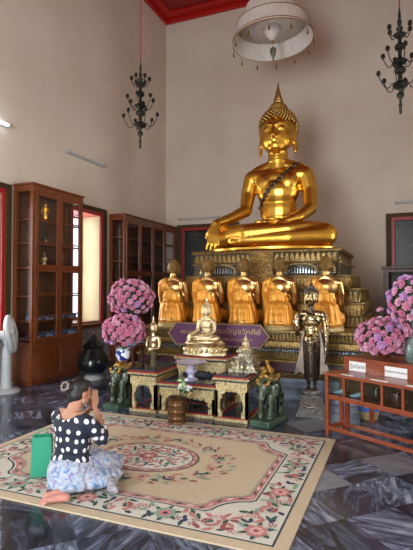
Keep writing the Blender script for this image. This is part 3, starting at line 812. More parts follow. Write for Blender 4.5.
# scalloped arches over the mirror tier panels and the central drape
for cx, w in ((-.78, .62), (.0, .36), (.62, .50), (1.05, .2)):
    a = MB()
    if w == .36:
        a.prism([(cx-.19, .72), (cx+.19, .72), (cx+.19, 1.20), (cx-.19, 1.20)], -.90, -.87, 'y')
        a.build('central_drape', 'filigree', th, False, bevel=.004)
        continue
    P = [(cx+w/2*math.cos(q)*1.0, -.862, 1.76-AZ+.16*abs(math.sin(q))**.5) for q in [PI*j/14 for j in range(15)]]
    a.tube(P, .014, 6); a.build('scalloped_arch', 'filigree2', th)
    s_ = MB()
    n = int(w/.045)
    for i in range(n):
        x = cx-w/2+w*(i+.5)/n
        hh = .12*abs(math.sin(PI*(i+.5)/n))**.5
        s_.lathe([(.014, 0), (.016, hh*.5), (0, hh)], (x, -.855, 1.765-AZ), 6)
    s_.build('mirror_spikes', mat('silver mirror', '#aebccc', .25, .8) if 'mir' not in M else M['mir'], th)

# ------------------------------------------------------------------ gilded offering tables
def carved_leg(mb, w, d, h, lw, top):
    pass
def off_table(name_label, loc, w, d, h, apron=.10, base=True):
    t = thing('offering_table', name_label, 'table', loc, 0, 'carved gilt offering tables in front of the altar')
    b = MB(); b.bb(-w/2, w/2, 0, d, 0, .035); 
    if base:
        b.build('base_frame', 'filigree2', t, False, bevel=.004)
        r = MB(); r.bb(-w/2+.02, w/2-.02, .02, d-.02, .0355, .045); r.build('base_top', 'redlacquer', t, False)
        r = MB(); r.bb(-w/2+.07, w/2-.07, .06, d-.05, .0455, .048); r.build('base_inset', 'darkglass', t, False)
    lw = min(.075, w*.2)
    z0, z1 = .046 if base else 0, h-.075
    for sx in (-1, 1):
        for yy in (0.0, d-lw*.8):
            m = MB(); xa = sx*(w/2-.006); 
            # leg with stepped, curled bracket toward the middle
            P = [(xa, z0), (xa-sx*lw, z0), (xa-sx*lw*1.05, z0+.05), (xa-sx*lw*.7, z0+.09), (xa-sx*lw*.75, z1-apron-.12), (xa-sx*lw*1.15, z1-apron-.075), (xa-sx*lw*1.05, z1-apron-.05), (xa-sx*lw*1.6, z1-apron-.02), (xa-sx*lw*1.5, z1-apron+.001), (xa, z1-apron+.001)]
            m.prism(P, yy+.012, yy+.012+lw*.6, 'y')
            Q = [(yy+.012+(0 if yy == 0 else lw*.6)+(1 if yy == 0 else -1)*a, b_) for a, b_ in ((0, z0), (lw*.9, z0), (lw*.7, z0+.08), (lw*.7, z1-apron-.1), (lw*1.4, z1-apron-.02), (lw*1.3, z1-apron), (0, z1-apron))]
            lo, hi = sorted((xa, xa-sx*.03))
            m.prism(Q, lo-.0005, hi, 'x')
            m.build('leg', 'filigree2', t, False)
    a = MB(); a.bb(-w/2+.01, w/2-.01, .012, .04, z1-apron, z1).bb(-w/2+.01, w/2-.01, d-.04, d-.012, z1-apron, z1).bb(-w/2+.01, -w/2+.035, .04, d-.04, z1-apron, z1).bb(w/2-.035, w/2-.01, .04, d-.04, z1-apron, z1)
    n = max(3, int(w/.09))
    for i in range(n):      # pendent lobes along the apron's lower edge
        x = -w/2+lw+(w-2*lw)*(i+.5)/n; q = abs((i+.5)/n-.5)*2
        a.ell((x, .026, z1-apron), (.035, .012, .012+.03*q), None, 8, 6)
    a.build('carved_apron', 'filigree2', t, False)
    f = MB(); f.bb(-w/2-.004, w/2+.004, -.002, d+.002, z1, z1+.022); f.build('blue_band', 'bluemosaic', t, False)
    f = MB(); f.bb(-w/2-.018, w/2+.018, -.016, d+.016, z1+.022, z1+.045); petals(f, -w/2, w/2, -.014, z1+.024, .02, .022, .01); f.build('gilt_moulding', 'filigree2', t, False)
    f = MB(); f.bb(-w/2-.012, w/2+.012, -.010, d+.01, z1+.045, z1+.060); f.build('tabletop', 'redlacquer', t, False, bevel=.003)
    f = MB(); f.bb(-w/2+.035, w/2-.035, .035, d-.035, z1+.060, z1+.075); f.build('top_inset', 'darkglass', t, False)
    return t
off_table('left gilt offering table with red edged top, holding the little standing figure', (-2.965, 5.17, 0), .375, .80, .515)
off_table('right gilt offering table with red edged top, holding the tiered shrine', (-1.81, 5.17, 0), .40, .80, .525)
off_table('low middle gilt offering table between the two side tables', (-2.39, 5.20, 0), .73, .45, .40, .10)
off_table('tallest gilt offering table at the back centre under the small seated Buddha', (-2.405, 5.68, 0), .70, .42, .66, .12)

# little shrine on the right table
t = thing('tiered_shrine', 'silvery gilt stepped shrine with niche and tiny Buddha on top', 'shrine', (-1.76, 5.58, .5255))
s = MB(); z = 0
for i, (w, h) in enumerate(((.36, .03), (.29, .055), (.31, .02), (.22, .05), (.25, .02), (.15, .05), (.19, .02))):
    s.taper((0, 0, z), (w, w*.8), (w*.93, w*.74), h); z += h
    for j in range(7): s.ell((-w/2+w*(j+.5)/7, -w*.4, z-.004), (.014, .01, .018), None, 6, 5)
s.build('stepped_base', 'silvergold', t, False)
n = MB(); n.bb(-.035, .035, -.155, -.13, .03, .14); n.build('niche', 'bronze', t, False)
n = MB(); n.ell((0, -.158, .06), (.02, .012, .025)); n.ell((0, -.158, .095), (.010, .009, .012)); n.build('niche_figure', 'palegold', t)
sm = link('seated_figure', small_me.copy(), 'palegold', t, ang=0); sm.scale = (.065,)*3; sm.location = (0, -.01, z)
hp = (HEAD[0]*.065, -.01+HEAD[1]*.065, z+HEAD[2]*.065)
hair(hp, .065, ('palegold', 'palegold'), t, curls=False)

# little standing figure with bowl on the left table
t = thing('standing_figure', 'small gilt figure holding a bowl, standing on the left offering table', 'statue', (-2.97, 5.45, .5155))
b = MB(); head_volumes(b, (0, 0, .49), .165)
b.cap((0, 0, .40), (0, 0, .46), .024, .022); b.ell((0, 0, .345), (.062, .042, .06)); b.cap((-.06, 0, .375), (.06, 0, .375), .026, .026); b.ell((0, 0, .27), (.048, .036, .06))
for q in (-1, 1): b.chain([(q*.078, 0, .37), (q*.092, .0, .30), (q*.088, -.015, .245)], [.024, .02, .016]); b.chain([(q*.088, -.015, .245), (q*.035, -.075, .235)], [.016, .012]); hand_volumes(b, (q*.035, -.075, .235), (-q, -.3, 0), (0, -1, 0), .045, .05, .05, q, .004)
link('body', bake(b, .0055, 3), 'palegold', t, ang=0)
MB().lathe([(.03, 0), (.035, .02), (.033, .035)], (0, -.075, .215), 14).build('bowl', 'palegold', t)
MB().lathe([(.058, 0), (.06, .02), (.045, .04), (.048, .12), (.056, .21), (.055, .25), (.03, .27)], (0, 0, 0), 16, sy=.75).build('robe', 'mosaic', t)
hair((0, 0, .49), .165, ('palegold', 'palegold'), t, curls=False)

# footed glass tray
t = thing('footed_tray', 'lavender white fluted footed tray on the low middle table', 'tray', (-2.40, 5.38, .4005))
MB().lathe([(.08, 0), (.085, .012), (.04, .035), (.035, .07), (.065, .10), (.065, .11), (.035, .14), (.05, .17), (.04, .19)], seg=24, flute=(12, .06)).build('foot', 'crystal', t)
MB().lathe([(.02, .185), (.16, .20), (.20, .225), (.195, .228), (.155, .21), (.02, .195)], seg=36, flute=(12, .02)).build('dish', 'crystal', t)

# bronze vase + flowers
t = thing('bronze_vase', 'brown ribbed cylindrical brass vase standing at the rug\'s far edge', 'vase', (-2.345, 4.86, .018))
pr = [(.095, 0), (.105, .008), (.10, .02)]
for i in range(3): zz = .05+i*.075; pr += [(.100, zz), (.1025, zz+.006), (.1025, zz+.014), (.100, zz+.02)]
pr += [(.10, .27), (.108, .285), (.10, .29), (.095, .285), (.093, .02), (0, .018)]
MB().lathe(pr, seg=32).build('body', 'bronzevase', t)
f = thing('flower_posy', 'white and pale green buds standing in the brown brass vase', 'flowers', (-2.30, 4.86, .05))
st = MB(); bl = []
for i in range(14):
    a = rnd.uniform(0, 2*PI); r_ = rnd.uniform(.01, .085); x, y, z_ = r_*math.cos(a)+.04, r_*math.sin(a), rnd.uniform(.34, .45)
    st.tube([(0, 0, 0), (x*.4, y*.4, z_*.6), (x, y, z_)], .003, 5); bl.append((x, y, z_))
    if i % 2: st.ell((x+.02, y, z_-.04), (.022, .008, .012), (0, .5, a), 6, 5)
st.build('stems', 'leafgreen', f)
for i, p in enumerate(bl):
    m = MB().ell((0, 0, 0), (.015, .015, .018), None, 8, 6)
    for k in range(5): m.ell((.014*math.cos(k*1.26), .014*math.sin(k*1.26), -.004), (.011, .007, .012), (0, 0, k*1.26), 6, 4)
    m.build('blossom', mat('white buds', '#dfe4e4', .6) if i % 3 else mat('green buds', '#9ec98a', .6), f, loc=p)

# ------------------------------------------------------------------ plum sign
t = thing('direction_sign', 'long plum sign with pointed ends and pale gold lettering before the disciples', 'sign', (-2.51, 6.555, .681), 0)
W, Hh = .79, .16
P = [(-W, Hh), (-W+.13, 0), (W-.13, 0), (W, Hh), (W-.13, 2*Hh), (-W+.13, 2*Hh)]
MB().prism(P, 0, .02, 'y').build('board', 'plum', t, False)
e = MB(); P3 = [(x, -.004, z_) for x, z_ in P]
for i in range(6): e.cap(P3[i], P3[(i+1) % 6], .009, .009, 8)
e.build('edging', 'signgold', t)
def text(body, size, parent, loc, m, rot=(PI/2, 0, 0), name='lettering', ext=.001, align='CENTER', sx=1):
    c = bpy.data.curves.new(name, 'FONT'); c.body = body; c.size = size; c.extrude = ext; c.align_x = align; c.align_y = 'CENTER'
    o = bpy.data.objects.new('tmp', c); COL.objects.link(o); dg = bpy.context.evaluated_depsgraph_get(); dg.update()
    me = bpy.data.meshes.new_from_object(o.evaluated_get(dg)); bpy.data.objects.remove(o)
    x = bpy.data.objects.new(name, me); COL.objects.link(x); me.materials.clear(); me.materials.append(M[m])
    x.parent = parent; x.location = loc; x.rotation_euler = rot; x.scale = (sx, 1, 1)
    return x
text('พระพุทธรูป', .085, t, (-.40, -.004, .19), 'signgold')
text('พระปัญจวัคคีย์', .105, t, (.30, -.004, .215), 'signgold', sx=1.2)
text('นั่งฟังพระธรรมเทศนา', .065, t, (.24, -.004, .10), 'signgold', sx=1.1)

# ------------------------------------------------------------------ elephants, vases and bouquets
def elephant(label, loc, rz):
    t = thing('ceramic_elephant', label, 'elephant', loc, rz, 'green ceramic elephant stands beside the offering tables')
    b = MB()
    b.ell((0, .08, .37), (.105, .17, .12)); b.ell((0, -.06, .40), (.082, .085, .095)); b.ell((0, -.09, .44), (.06, .05, .05))
    for q in (-1, 1):
        b.chain([(q*.058, -.03, .32), (q*.06, -.045, .20), (q*.06, -.05, .085)], [.052, .040, .038]); b.cap((q*.06, -.055, .085), (q*.06, -.065, .085), .042, .042)
        b.chain([(q*.06, .17, .32), (q*.06, .19, .20), (q*.06, .19, .085)], [.055, .042, .04])
        b.ell((q*.105, -.03, .38), (.045, .016, .075), (0, 0, q*.5))
        b.cap((q*.035, -.125, .34), (q*.045, -.18, .29), .011, .006, 8)
    b.chain([(0, -.12, .38), (0, -.155, .30), (0, -.155, .20), (0, -.14, .13), (0, -.165, .095)], [.038, .030, .023, .018, .016])
    b.chain([(0, .24, .36), (0, .27, .25)], [.014, .008])
    link('body', bake(b, .0075, 3), 'green_ceramic', t, ang=0)
    MB().bb(-.12, .12, -.20, .26, 0, .05).bb(-.11, .11, -.19, .25, .048, .062).build('plinth', 'green_base', t, False, bevel=.008)
    s = MB(); s.lathe([(.10, 0), (.115, .02), (.10, .045), (.085, .05)], (0, .06, .465), 20, sx=1, sy=1.1)
    s.build('saddle', 'green_base', t)
    g = MB()
    for i in range(20):
        a = 2*PI*i/20; g.ell((.10*math.cos(a), .05+.10*math.sin(a), .52+.015*math.sin(a*3)), .024, seg=8, rings=6)
    for i in range(9): a = PI+PI*i/8; g.ell((.075*math.cos(a), -.10-.02*abs(math.sin(a)), .49+.05*math.sin(a)), .019, seg=8, rings=6)
    g.build('garland', 'gold_cloth', t)
elephant('green ceramic elephant stand at the left of the tables, carrying a flower vase', (-3.385, 5.33, 0), R(-6))
elephant('green ceramic elephant stand at the right of the tables, with gold garland only', (-1.41, 5.30, 0), R(-14))
t = thing('garland_pile', 'small heap of gold ornaments on the right elephant', 'garland', (-1.42, 5.33, .548), 0)
m = MB()
for i in range(16):
    m.ell((rnd.uniform(-.06, .06), rnd.uniform(-.05, .07), rnd.uniform(.01, .07)), rnd.uniform(.016, .03), seg=8, rings=6)
m.cap((.01, .03, .06), (-.01, .02, .12), .022, .016); m.ell((-.01, .02, .135), .022)
m.build('beads', 'gold_cloth', t)

def blossom_mesh(sd):
    r_ = random.Random(sd); m = MB()
    for ring, n, rr, tilt in ((0, 7, .030, .55), (1, 6, .020, .9), (2, 4, .010, 1.25)):
        for k in range(n):
            a = 2*PI*k/n+ring*.4+r_.uniform(-.1, .1)
            X = Matrix.Rotation(a, 4, 'Z') @ Matrix.Translation((rr, 0, .004+ring*.007)) @ Matrix.Rotation(-tilt, 4, 'Y')
            m.ell((0, 0, 0), (.019, .0155, .004), None, 7, 5, X=X)
    m.ell((0, 0, .01), .012, seg=7, rings=5)
    return m.mesh('blossom')
BM_ = []
for i in range(4):
    me = blossom_mesh(i); me.materials.append(M['pk%d' % (i+1)]); BM_.append(me)
def bouquet(label, loc, rx, rz_, n=85, size=1.15, sd=1, lo=-.75, weights=(4, 4, 3, 1), stemdown=.25):
    r_ = random.Random(sd)
    t = thing('flower_bouquet', label, 'flowers', loc, 0, 'domed bouquets of pink artificial flowers')
    g = MB(); g.ell((0, 0, 0), (rx*.82, rx*.82, rz_*.80), None, 14, 10)
    for x, y, z_ in fib(90):
        if z_ < lo: continue
        g.ell((x*rx*.86, y*rx*.86, z_*rz_*.86), (.035, .022, .008), (r_.uniform(-1, 1), r_.uniform(-1, 1), r_.uniform(0, 6)), 6, 4)
    g.cap((0, 0, -rz_*.5), (0, 0, -rz_-stemdown*.3), .03, .025, 8)
    g.build('foliage', 'leafgreen', t)
    for x, y, z_ in fib(n):
        if z_ < lo or (y > .75): continue
        k = 1+r_.uniform(-.09, .07)
        o = bpy.data.objects.new('blossom', r_.choices(BM_, weights)[0]); COL.objects.link(o); o.parent = t
        o.location = (x*rx*k, y*rx*k, z_*rz_*k)
        nn = Vector((x/rx, y/rx, z_/rz_)).normalized(); nn += Vector([r_.uniform(-.25, .25) for _ in range(3)])
        o.rotation_euler = nn.to_track_quat('Z', 'Y').to_euler(); o.scale = (size*r_.uniform(.85, 1.15),)*3
    return t
# left pair
t = thing('porcelain_vase', 'blue and white porcelain bowl vase on the left elephant', 'vase', (-3.37, 5.37, .572))
MB().lathe([(.05, 0), (.055, .01), (.085, .05), (.095, .10), (.085, .15), (.10, .17), (.092, .17), (.078, .15), (.05, .03), (0, .03)], seg=24).build('body', 'blueware', t)
MB().lathe([(.056, 0), (.06, .008), (.056, .016)], seg=24).build('gilt_foot', 'trim_gold', t)
bouquet('lower pink bouquet at left, in the blue and white vase on the elephant', (-3.36, 5.37, .975), .255, .195, 100, 1.05, 3)
t = thing('flower_stand', 'dark narrow stand behind the left elephant, under the tall pale vase', 'stand', (-3.66, 6.02, 0))
MB().bb(-.16, .16, -.16, .16, .66, .70).build('top', 'wood_dark', t, False, bevel=.006)
for sx in (-1, 1):
    for sy in (-1, 1): MB().bb(sx*.13-.018, sx*.13+.018, sy*.13-.018, sy*.13+.018, 0, .66).build('leg', 'wood_dark', t, False)
MB().bb(-.12, .12, -.14, -.12, .15, .18).bb(-.12, .12, .12, .14, .15, .18).bb(-.12, .12, -.14, -.125, .58, .655).build('rail', 'wood_dark', t, False)
t = thing('porcelain_vase', 'tall pale blue porcelain vase behind the left elephant', 'vase', (-3.64, 6.02, .7005))
MB().lathe([(.07, 0), (.075, .01), (.10, .04), (.115, .14), (.10, .24), (.05, .31), (.045, .36), (.06, .39), (.05, .39), (.04, .34), (0, .05)], seg=24).build('body', 'paleware', t)
bouquet('upper pink bouquet at left, tallest flowers, in the pale vase', (-3.64, 6.02, 1.385), .30, .26, 112, 1.12, 5)

# ------------------------------------------------------------------ right: display case, table, bouquets
RZ = R(-30.5); O = Vector((-.75, 5.13, 0)); ux = Vector((math.cos(RZ), math.sin(RZ), 0)); uy = Vector((-math.sin(RZ), math.cos(RZ), 0))
def L(x, y, z=0): return tuple(O+ux*x+uy*y+Vector((0, 0, z)))
t = thing('display_case', 'long low rust-red wooden case with small glass compartments over an open frame', 'display case', O, RZ)
LN, DP = 1.75, .27
t.scale = (1, 1, 1.03)
b = MB()
for x in (.0, LN-.04):
    for y in (0, DP-.035): MB().bb(x, x+.04, y, y+.035, 0, .60).build('leg', 'rust', t, False, bevel=.003)
MB().bb(.04, LN-.04, .003, .03, .055, .09).build('stretcher', 'rust', t, False, bevel=.003)
MB().bb(.04, LN-.04, DP-.03, DP-.003, .055, .09).build('stretcher', 'rust', t, False, bevel=.003)
MB().bb(.003, .037, .035, DP-.035, .055, .09).build('stretcher', 'rust', t, False, bevel=.003)
MB().bb(-.012, LN+.012, -.015, DP+.005, .60, .628).build('top', 'rust', t, False, bevel=.004)
MB().bb(.04, LN-.04, .003, DP-.003, .385, .41).build('case_floor', 'rust', t, False, bevel=.003)
MB().bb(.04, LN-.04, .003, .03, .365, .385).build('rail', 'rust', t, False)
n = 8
for i in range(1, n):
    x = .02+(LN-.04)*i/n
    MB().bb(x-.013, x+.013, .003, .03, .41, .60).build('mullion', 'rust', t, False)
MB().bb(.04, LN-.04, DP-.02, DP-.008, .41, .60).build('back_panel', 'wood_in', t, False)
g = MB().bb(.03, LN-.03, .014, .017, .41, .60); g.build('glass_front', 'caseglass', t, False)
MB().bb(.018, .021, .035, DP-.035, .385, .60).build('glass_side', 'caseglass', t, False)
for i, (x, w) in enumerate(((.26, .14), (.62, .18), (.98, .16))):
    tag(MB().bb(-w/2, w/2, -.018, .018, 0, .003).build('paper_strip', 'paper', None, False, loc=L(x, .03, .6475), rz=RZ),
        ('white paper strip on the case edge below the Thai card', 'white paper strip on the case edge below the second card', 'white paper strip on the case edge, cut by the right edge')[i], 'paper')
for i, (x, m_, c) in enumerate(((.12, 'paleware', 'folded pale green note'), (.32, 'paleware', 'crumpled pale green paper'))):
    m = MB()
    for j in range(4): m.box((.012*j-.02, .01*j-.015, .012+.010*j), (.09-.01*j, .05, .016), .3*j)
    tag(m.build('paper_bundle', 'paleware', None, False, bevel=.003, loc=L(x, .12, .4235), rz=RZ), c+(' in the first compartment of the glass case' if i == 0 else ' in the second compartment of the glass case'), 'paper')
for i, x in enumerate((.52, .74, .96)):
    tag(MB().lathe([(.03, 0), (.045, .03), (.05, .08), (.035, .12), (.03, .12), (.0, .02)], seg=16).build('offering_bowl', ['bronze', 'wood_dark', 'bronze'][i], None, loc=L(x, .14, .4235)),
        ('dark offering bowl in the third compartment of the glass case', 'dark brown offering bowl in the fourth compartment of the glass case', 'dark offering bowl in the fifth compartment of the glass case')[i], 'bowl')
t2 = thing('flower_table', 'rust-red wooden table behind the glass case, carrying two pink bouquets', 'table', L(0, DP+.015), RZ)
MB().bb(0.02, LN, 0, .50, .765, .79).build('top', 'rust', t2, False, bevel=.004)
MB().bb(0.03, LN-.01, .004, .03, .63, .765).build('apron', 'rust', t2, False)
MB().bb(0.03, .055, .03, .47, .63, .765).build('apron', 'rust', t2, False)
for x in (.03, LN-.05):
    for y in (.005, .455): MB().bb(x, x+.04, y, y+.04, 0, .765).build('leg', 'rust', t2, False)
for x, w, lb, tx, sz in ((.20, .20, 'white card with large Thai writing on the front of the flower table', 'ตู้บริจาค', .056), (.64, .24, 'white card with smaller writing, right of the Thai card on the flower table', 'DONATION BOX', .030)):
    c = thing('name_card', lb, 'sign', L(x, DP+.017, .70), RZ)
    MB().bb(-w/2, w/2, -.004, 0, -.050, .050).build('card', 'paper', c, False)
    text(tx, sz, c, (0, -.006, 0), 'ink', ext=.0005)
t = thing('tin_basin', 'round basin with bright blue rim on the floor behind the glass case', 'basin', (-.36, 5.93, 0))
MB().lathe([(.09, 0), (.12, .10), (.12, .11), (.11, .11), (.085, .01), (0, .01)], seg=28).build('side', 'tan', t)
MB().lathe([(.121, .10), (.128, .115), (.125, .15), (.113, .15), (.112, .10)], seg=28, closed=True).build('rim', 'bluetin', t)
p1 = L(.36, DP+.27, .79); 
t = thing('flower_bowl', 'dark bowl hidden under the low dome of pink flowers on the flower table', 'bowl', (p1[0], p1[1], .7905))
MB().lathe([(.06, 0), (.065, .01), (.075, .04), (.08, .05), (.07, .05), (.0, .03)], seg=20).build('body', 'wood_dark', t)
bq = bouquet('low wide dome of pink flowers on the flower table behind the cards', (p1[0], p1[1], .99), .27, .20, 120, 1.0, 9, lo=-.62, weights=(4, 4, 2, 4), stemdown=.1)
o = bpy.data.objects.new('blossom', BM_[1]); COL.objects.link(o); o.parent = bq; o.location = (-.04, 0, .30); o.rotation_euler = (.3, -.3, 0)
MB().tube([(0, 0, .15), (-.02, 0, .24), (-.04, 0, .30)], .004, 5).build('stem', 'leafgreen', bq)
p2 = L(.75, DP+.22, .79)
t = thing('glass_vase', 'big mottled grey-green bottle vase on the flower table at the right edge', 'vase', (p2[0], p2[1], .7905))
MB().lathe([(.09, 0), (.10, .01), (.115, .05), (.12, .14), (.10, .21), (.05, .27), (.042, .34), (.055, .40), (.045, .40), (.035, .33), (0, .05)], seg=28, flute=(8, .03)).build('body', 'vaseglass', t)
bouquet('high round ball of pink flowers in the bottle vase at the right edge', (p2[0], p2[1], 1.40), .25, .25, 105, 1.0, 11, weights=(3, 3, 3, 5))

# dark cabinet against the back wall at right
t = thing('glass_front_cabinet', 'dark wooden glass fronted cabinet against the back wall at the right edge', 'cabinet', (.32, 10.62, 0))
c = MB(); c.bb(-.66, -.60, 0, .45, 0, 1.93).bb(.60, .66, 0, .45, 0, 1.93).bb(-.60, .60, .42, .45, .05, 1.93).bb(-.60, .60, 0, .42, .05, .09).bb(-.60, .60, .02, .42, .85, .88)
c.build('carcass', 'wood_dark', t, False); MB().bb(-.69, .69, -.03, .45, 1.93, 1.98).build('top', 'wood_dark', t, False, bevel=.006)
for sx in (-1, 1):
    xa, xb = (-.60, -.003) if sx < 0 else (.003, .60)
    dd = MB().bb(xa, xa+.05, -.02, .0, .10, 1.92).bb(xb-.05, xb, -.02, 0, .10, 1.92).bb(xa+.05, xb-.05, -.02, 0, 1.86, 1.92).bb(xa+.05, xb-.05, -.02, 0, .80, .90).bb(xa+.05, xb-.05, -.018, 0, .10, .80).build('door', 'wood_dark', t, False)
    MB().bb(xa+.05, xb-.05, -.012, -.008, .90, 1.86).build('pane', 'caseglass', dd, False)

# ------------------------------------------------------------------ tall glazed cabinets on the left wall
def glazed(label, loc, W, D, Hh, nd, rails, zmid, zbase, bright='wood'):
    """local: x along wall (= world y), -y = front (world +x); root rotated by +90 deg"""
    t = thing('glazed_cabinet', label, 'cabinet', loc, PI/2, 'tall glazed teak cabinets on the left wall')
    m = bright
    b = MB(); b.bb(0, W, 0, D, .06, zbase).bb(.03, W-.03, .03, D-.0, 0, .06); b.build('base_box', m, t, False, bevel=.005)
    pw = W/nd
    for i in range(nd):
        p = MB().bb(pw*i+.05, pw*(i+1)-.05, -.012, -.0005, .14, zbase-.09); p.build('base_panel', m, t, False, bevel=.006)
    MB().bb(-.012, W+.012, -.015, D, zbase, zbase+.05).bb(-.006, W+.006, -.008, D, zbase+.05, zbase+.075).build('moulding', m, t, False, bevel=.006)
    z0 = zbase+.075
    f = MB()
    for x in (0, W-.06):
        for y in (0, D-.05): f.bb(x, x+.055, y, y+.05, z0, Hh-.12)
    f.bb(.055, W-.055, .006, .04, zmid-.03, zmid+.03)
    f.build('carcass', m, t, False)
    c = MB(); c.bb(0, W, 0, D, Hh-.12, Hh-.03).bb(-.025, W+.025, -.028, D, Hh-.03, Hh).bb(-.01, W+.01, -.012, D, Hh-.13, Hh-.10); c.build('crown', m, t, False, bevel=.006)
    MB().bb(.056, W-.056, D-.018, D-.006, z0+.001, Hh-.121).build('back_panel', 'wood_in', t, False)
    for z in rails: MB().bb(.03, W-.03, .045, D-.021, z-.012, z+.012).build('shelf', m, t, False)
    for x in (.022, W-.026): MB().bb(x, x+.004, .05, D-.05, z0, Hh-.12).build('side_pane', 'glass', t, False)
    for i in range(nd):
        xa, xb = .055+(W-.11)*i/nd+.002, .055+(W-.11)*(i+1)/nd-.002
        for za, zb in ((z0+.004, zmid-.004), (zmid+.004, Hh-.13)):
            s = .066; d_ = MB(); d_.bb(xa, xa+s, -.012, .012, za, zb).bb(xb-s, xb, -.012, .012, za, zb).bb(xa+s, xb-s, -.012, .012, za, za+.055).bb(xa+s, xb-s, -.012, .012, zb-.055, zb)
            for k in (1, 2):
                zz = za+.055+(zb-za-.11)*k/3; d_.bb(xa+s, xb-s, -.008, .008, zz-.01, zz+.01)
            dr = d_.build('door', m, t, False, bevel=.003)
            MB().bb(xa+s, xb-s, -.002, .002, za+.055, zb-.055).build('pane', 'glass', dr, False)
            kx = xb-.025 if i % 2 == 0 else xa+.025
            MB().lathe([(.006, 0), (.012, .02), (0, .025)], (0, 0, 0), 10, X=Matrix.Translation((kx, -.012, (zb-.25 if za < 1 else za+.25))) @ Matrix.Rotation(PI/2, 4, 'X')).build('knob', 'brass_dark', dr)
    return t
rails1 = (.72, 1.00, 1.40, 1.85, 2.24, 2.62)
cab1 = glazed('tall two-door glazed teak cabinet beside the white fan', (-5.32, 5.84, 0), 1.27, .385, 3.19, 2, rails1, 1.85, .60)
cab2 = glazed('wide glazed teak cabinet in the far left corner behind the flowers', (-5.32, 8.52, 0), 2.45, .365, 3.09, 4, (.72, 1.2, 1.65, 2.1, 2.6), 1.85, .60, 'wood')
# contents of the near cabinet
def folded(x, y, z, i, lb):
    m = MB()
    for j in range(4): m.box((rnd.uniform(-.005, .005), rnd.uniform(-.005, .005), .009+.017*j), (.20, .19, .015), rnd.uniform(-.05, .05))
    tag(m.build('folded_cloth', 'bluecloth', None, False, bevel=.005, loc=(x, y, z)), lb, 'cloth', 'folded blue cloths on the lower cabinet shelves')
for k, z in enumerate((.733, 1.013)):
    for i in range(4):
        folded(-5.47, 6.08+i*.28, z, i, ('%s blue folded cloth on the %s shelf of the near cabinet' % (('nearest', 'second', 'third', 'farthest')[i], ('lowest', 'second lowest')[k])))
def figurine(x, y, z, h, m, lb, cat='figurine'):
    k = h/.3; f = MB(); f.lathe([(.05, 0), (.055, .015), (.035, .03), (.04, .08), (.032, .15), (.045, .20), (.02, .225), (.018, .235), (.03, .26), (.02, .285), (.006, .31), (0, .34)], (0, 0, 0), 14, X=Matrix.Scale(k, 4))
    for q in (-1, 1): f.tube([(q*.045*k, 0, .20*k), (q*.065*k, -.0, .14*k), (q*.03*k, -.03*k, .11*k)], .012*k, 6)
    tag(f.build('figurine', m, None, loc=(x, y, z)), lb, cat)
figurine(-5.45, 6.27, 2.633, .33, 'gold', 'gold standing figurine on the top shelf of the near cabinet')
figurine(-5.47, 6.75, 2.253, .26, 'bronze', 'dark bronze figurine on the second shelf from the top of the near cabinet, right door')
figurine(-5.47, 6.30, 2.253, .26, 'bronze', 'dark bronze figurine on the second shelf from the top of the near cabinet, left door')
figurine(-5.47, 6.28, 1.863, .26, 'palegold', 'pale gilt figurine on the shelf at the door gap of the near cabinet')
figurine(-5.47, 6.75, 1.863, .24, 'bronze', 'dark figurine on the middle shelf of the near cabinet, right door')

# ------------------------------------------------------------------ urn and fan
t = thing('lidded_urn', 'large black pot-bellied urn with pointed lid on a low ring stand', 'urn', (-4.80, 6.72, 0))
MB().lathe([(.16, 0), (.17, .015), (.13, .06), (.14, .085), (.12, .085), (.11, .02)], seg=32, closed=True).build('ring_stand', 'grey', t)
MB().lathe([(.07, .075), (.16, .10), (.25, .19), (.275, .28), (.25, .37), (.18, .46), (.155, .52), (.18, .545), (.17, .55), (.14, .53), (.0, .50)], seg=40).build('body', 'urn', t)
MB().lathe([(.18, .551), (.185, .56), (.12, .60), (.08, .65), (.05, .70), (.02, .75), (.012, .78), (.016, .80), (.003, .84), (0, .85)], seg=32).build('lid', 'urn', t)

t = thing('pedestal_fan', 'white pedestal fan on a round foot at the left edge', 'fan', (-5.40, 5.42, 0))
t.scale = (1, 1, 1)
MB().lathe([(.0, 0), (.20, 0), (.205, .02), (.18, .045), (.08, .06), (.055, .07)], seg=36).build('foot', 'white', t)
MB().lathe([(.085, .06), (.075, .2), (.068, .45), (.065, .55), (.06, .62), (.04, .68)], seg=20).build('column', 'white', t)
hd = Matrix.Translation((0, 0, .84)) @ Matrix.Rotation(R(36), 4, 'Z') @ Matrix.Rotation(R(-8), 4, 'Y')
h = MB(); h.cap((-.16, 0, 0), (-.02, 0, 0), .062, .07, X=hd).cap((-.05, 0, -.02), (-.02, 0, -.2), .03, .03, X=hd).build('motor', 'white', t)
cg = MB(); X = hd
for s_, dx in ((1, .09), (-1, .02)):
    for rr in (.06, .12, .18, .24, .27):
        dz = dx+s_*.055*(1-(rr/.27)**2)*1
        cg.tube([(dz, rr*math.cos(a), rr*math.sin(a)) for a in [2*PI*j/32 for j in range(33)]], .0035, 5, X=X, caps=False)
    for j in range(36):
        a = 2*PI*j/36
        cg.tube([(dx+s_*.055*(1-(q/.27)**2), q*math.cos(a), q*math.sin(a)) for q in (.05, .12, .19, .27)], .0022, 4, X=X, caps=False)
cg.tube([(.055, .275*math.cos(a), .275*math.sin(a)) for a in [2*PI*j/40 for j in range(41)]], .014, 8, X=X, caps=False, flat=2.0)
cg.lathe([(.045, 0), (.045, .012), (0, .018)], seg=16, X=X @ Matrix.Translation((.14, 0, 0)) @ Matrix.Rotation(PI/2, 4, 'Y'))
cg.build('guard', 'white', t)
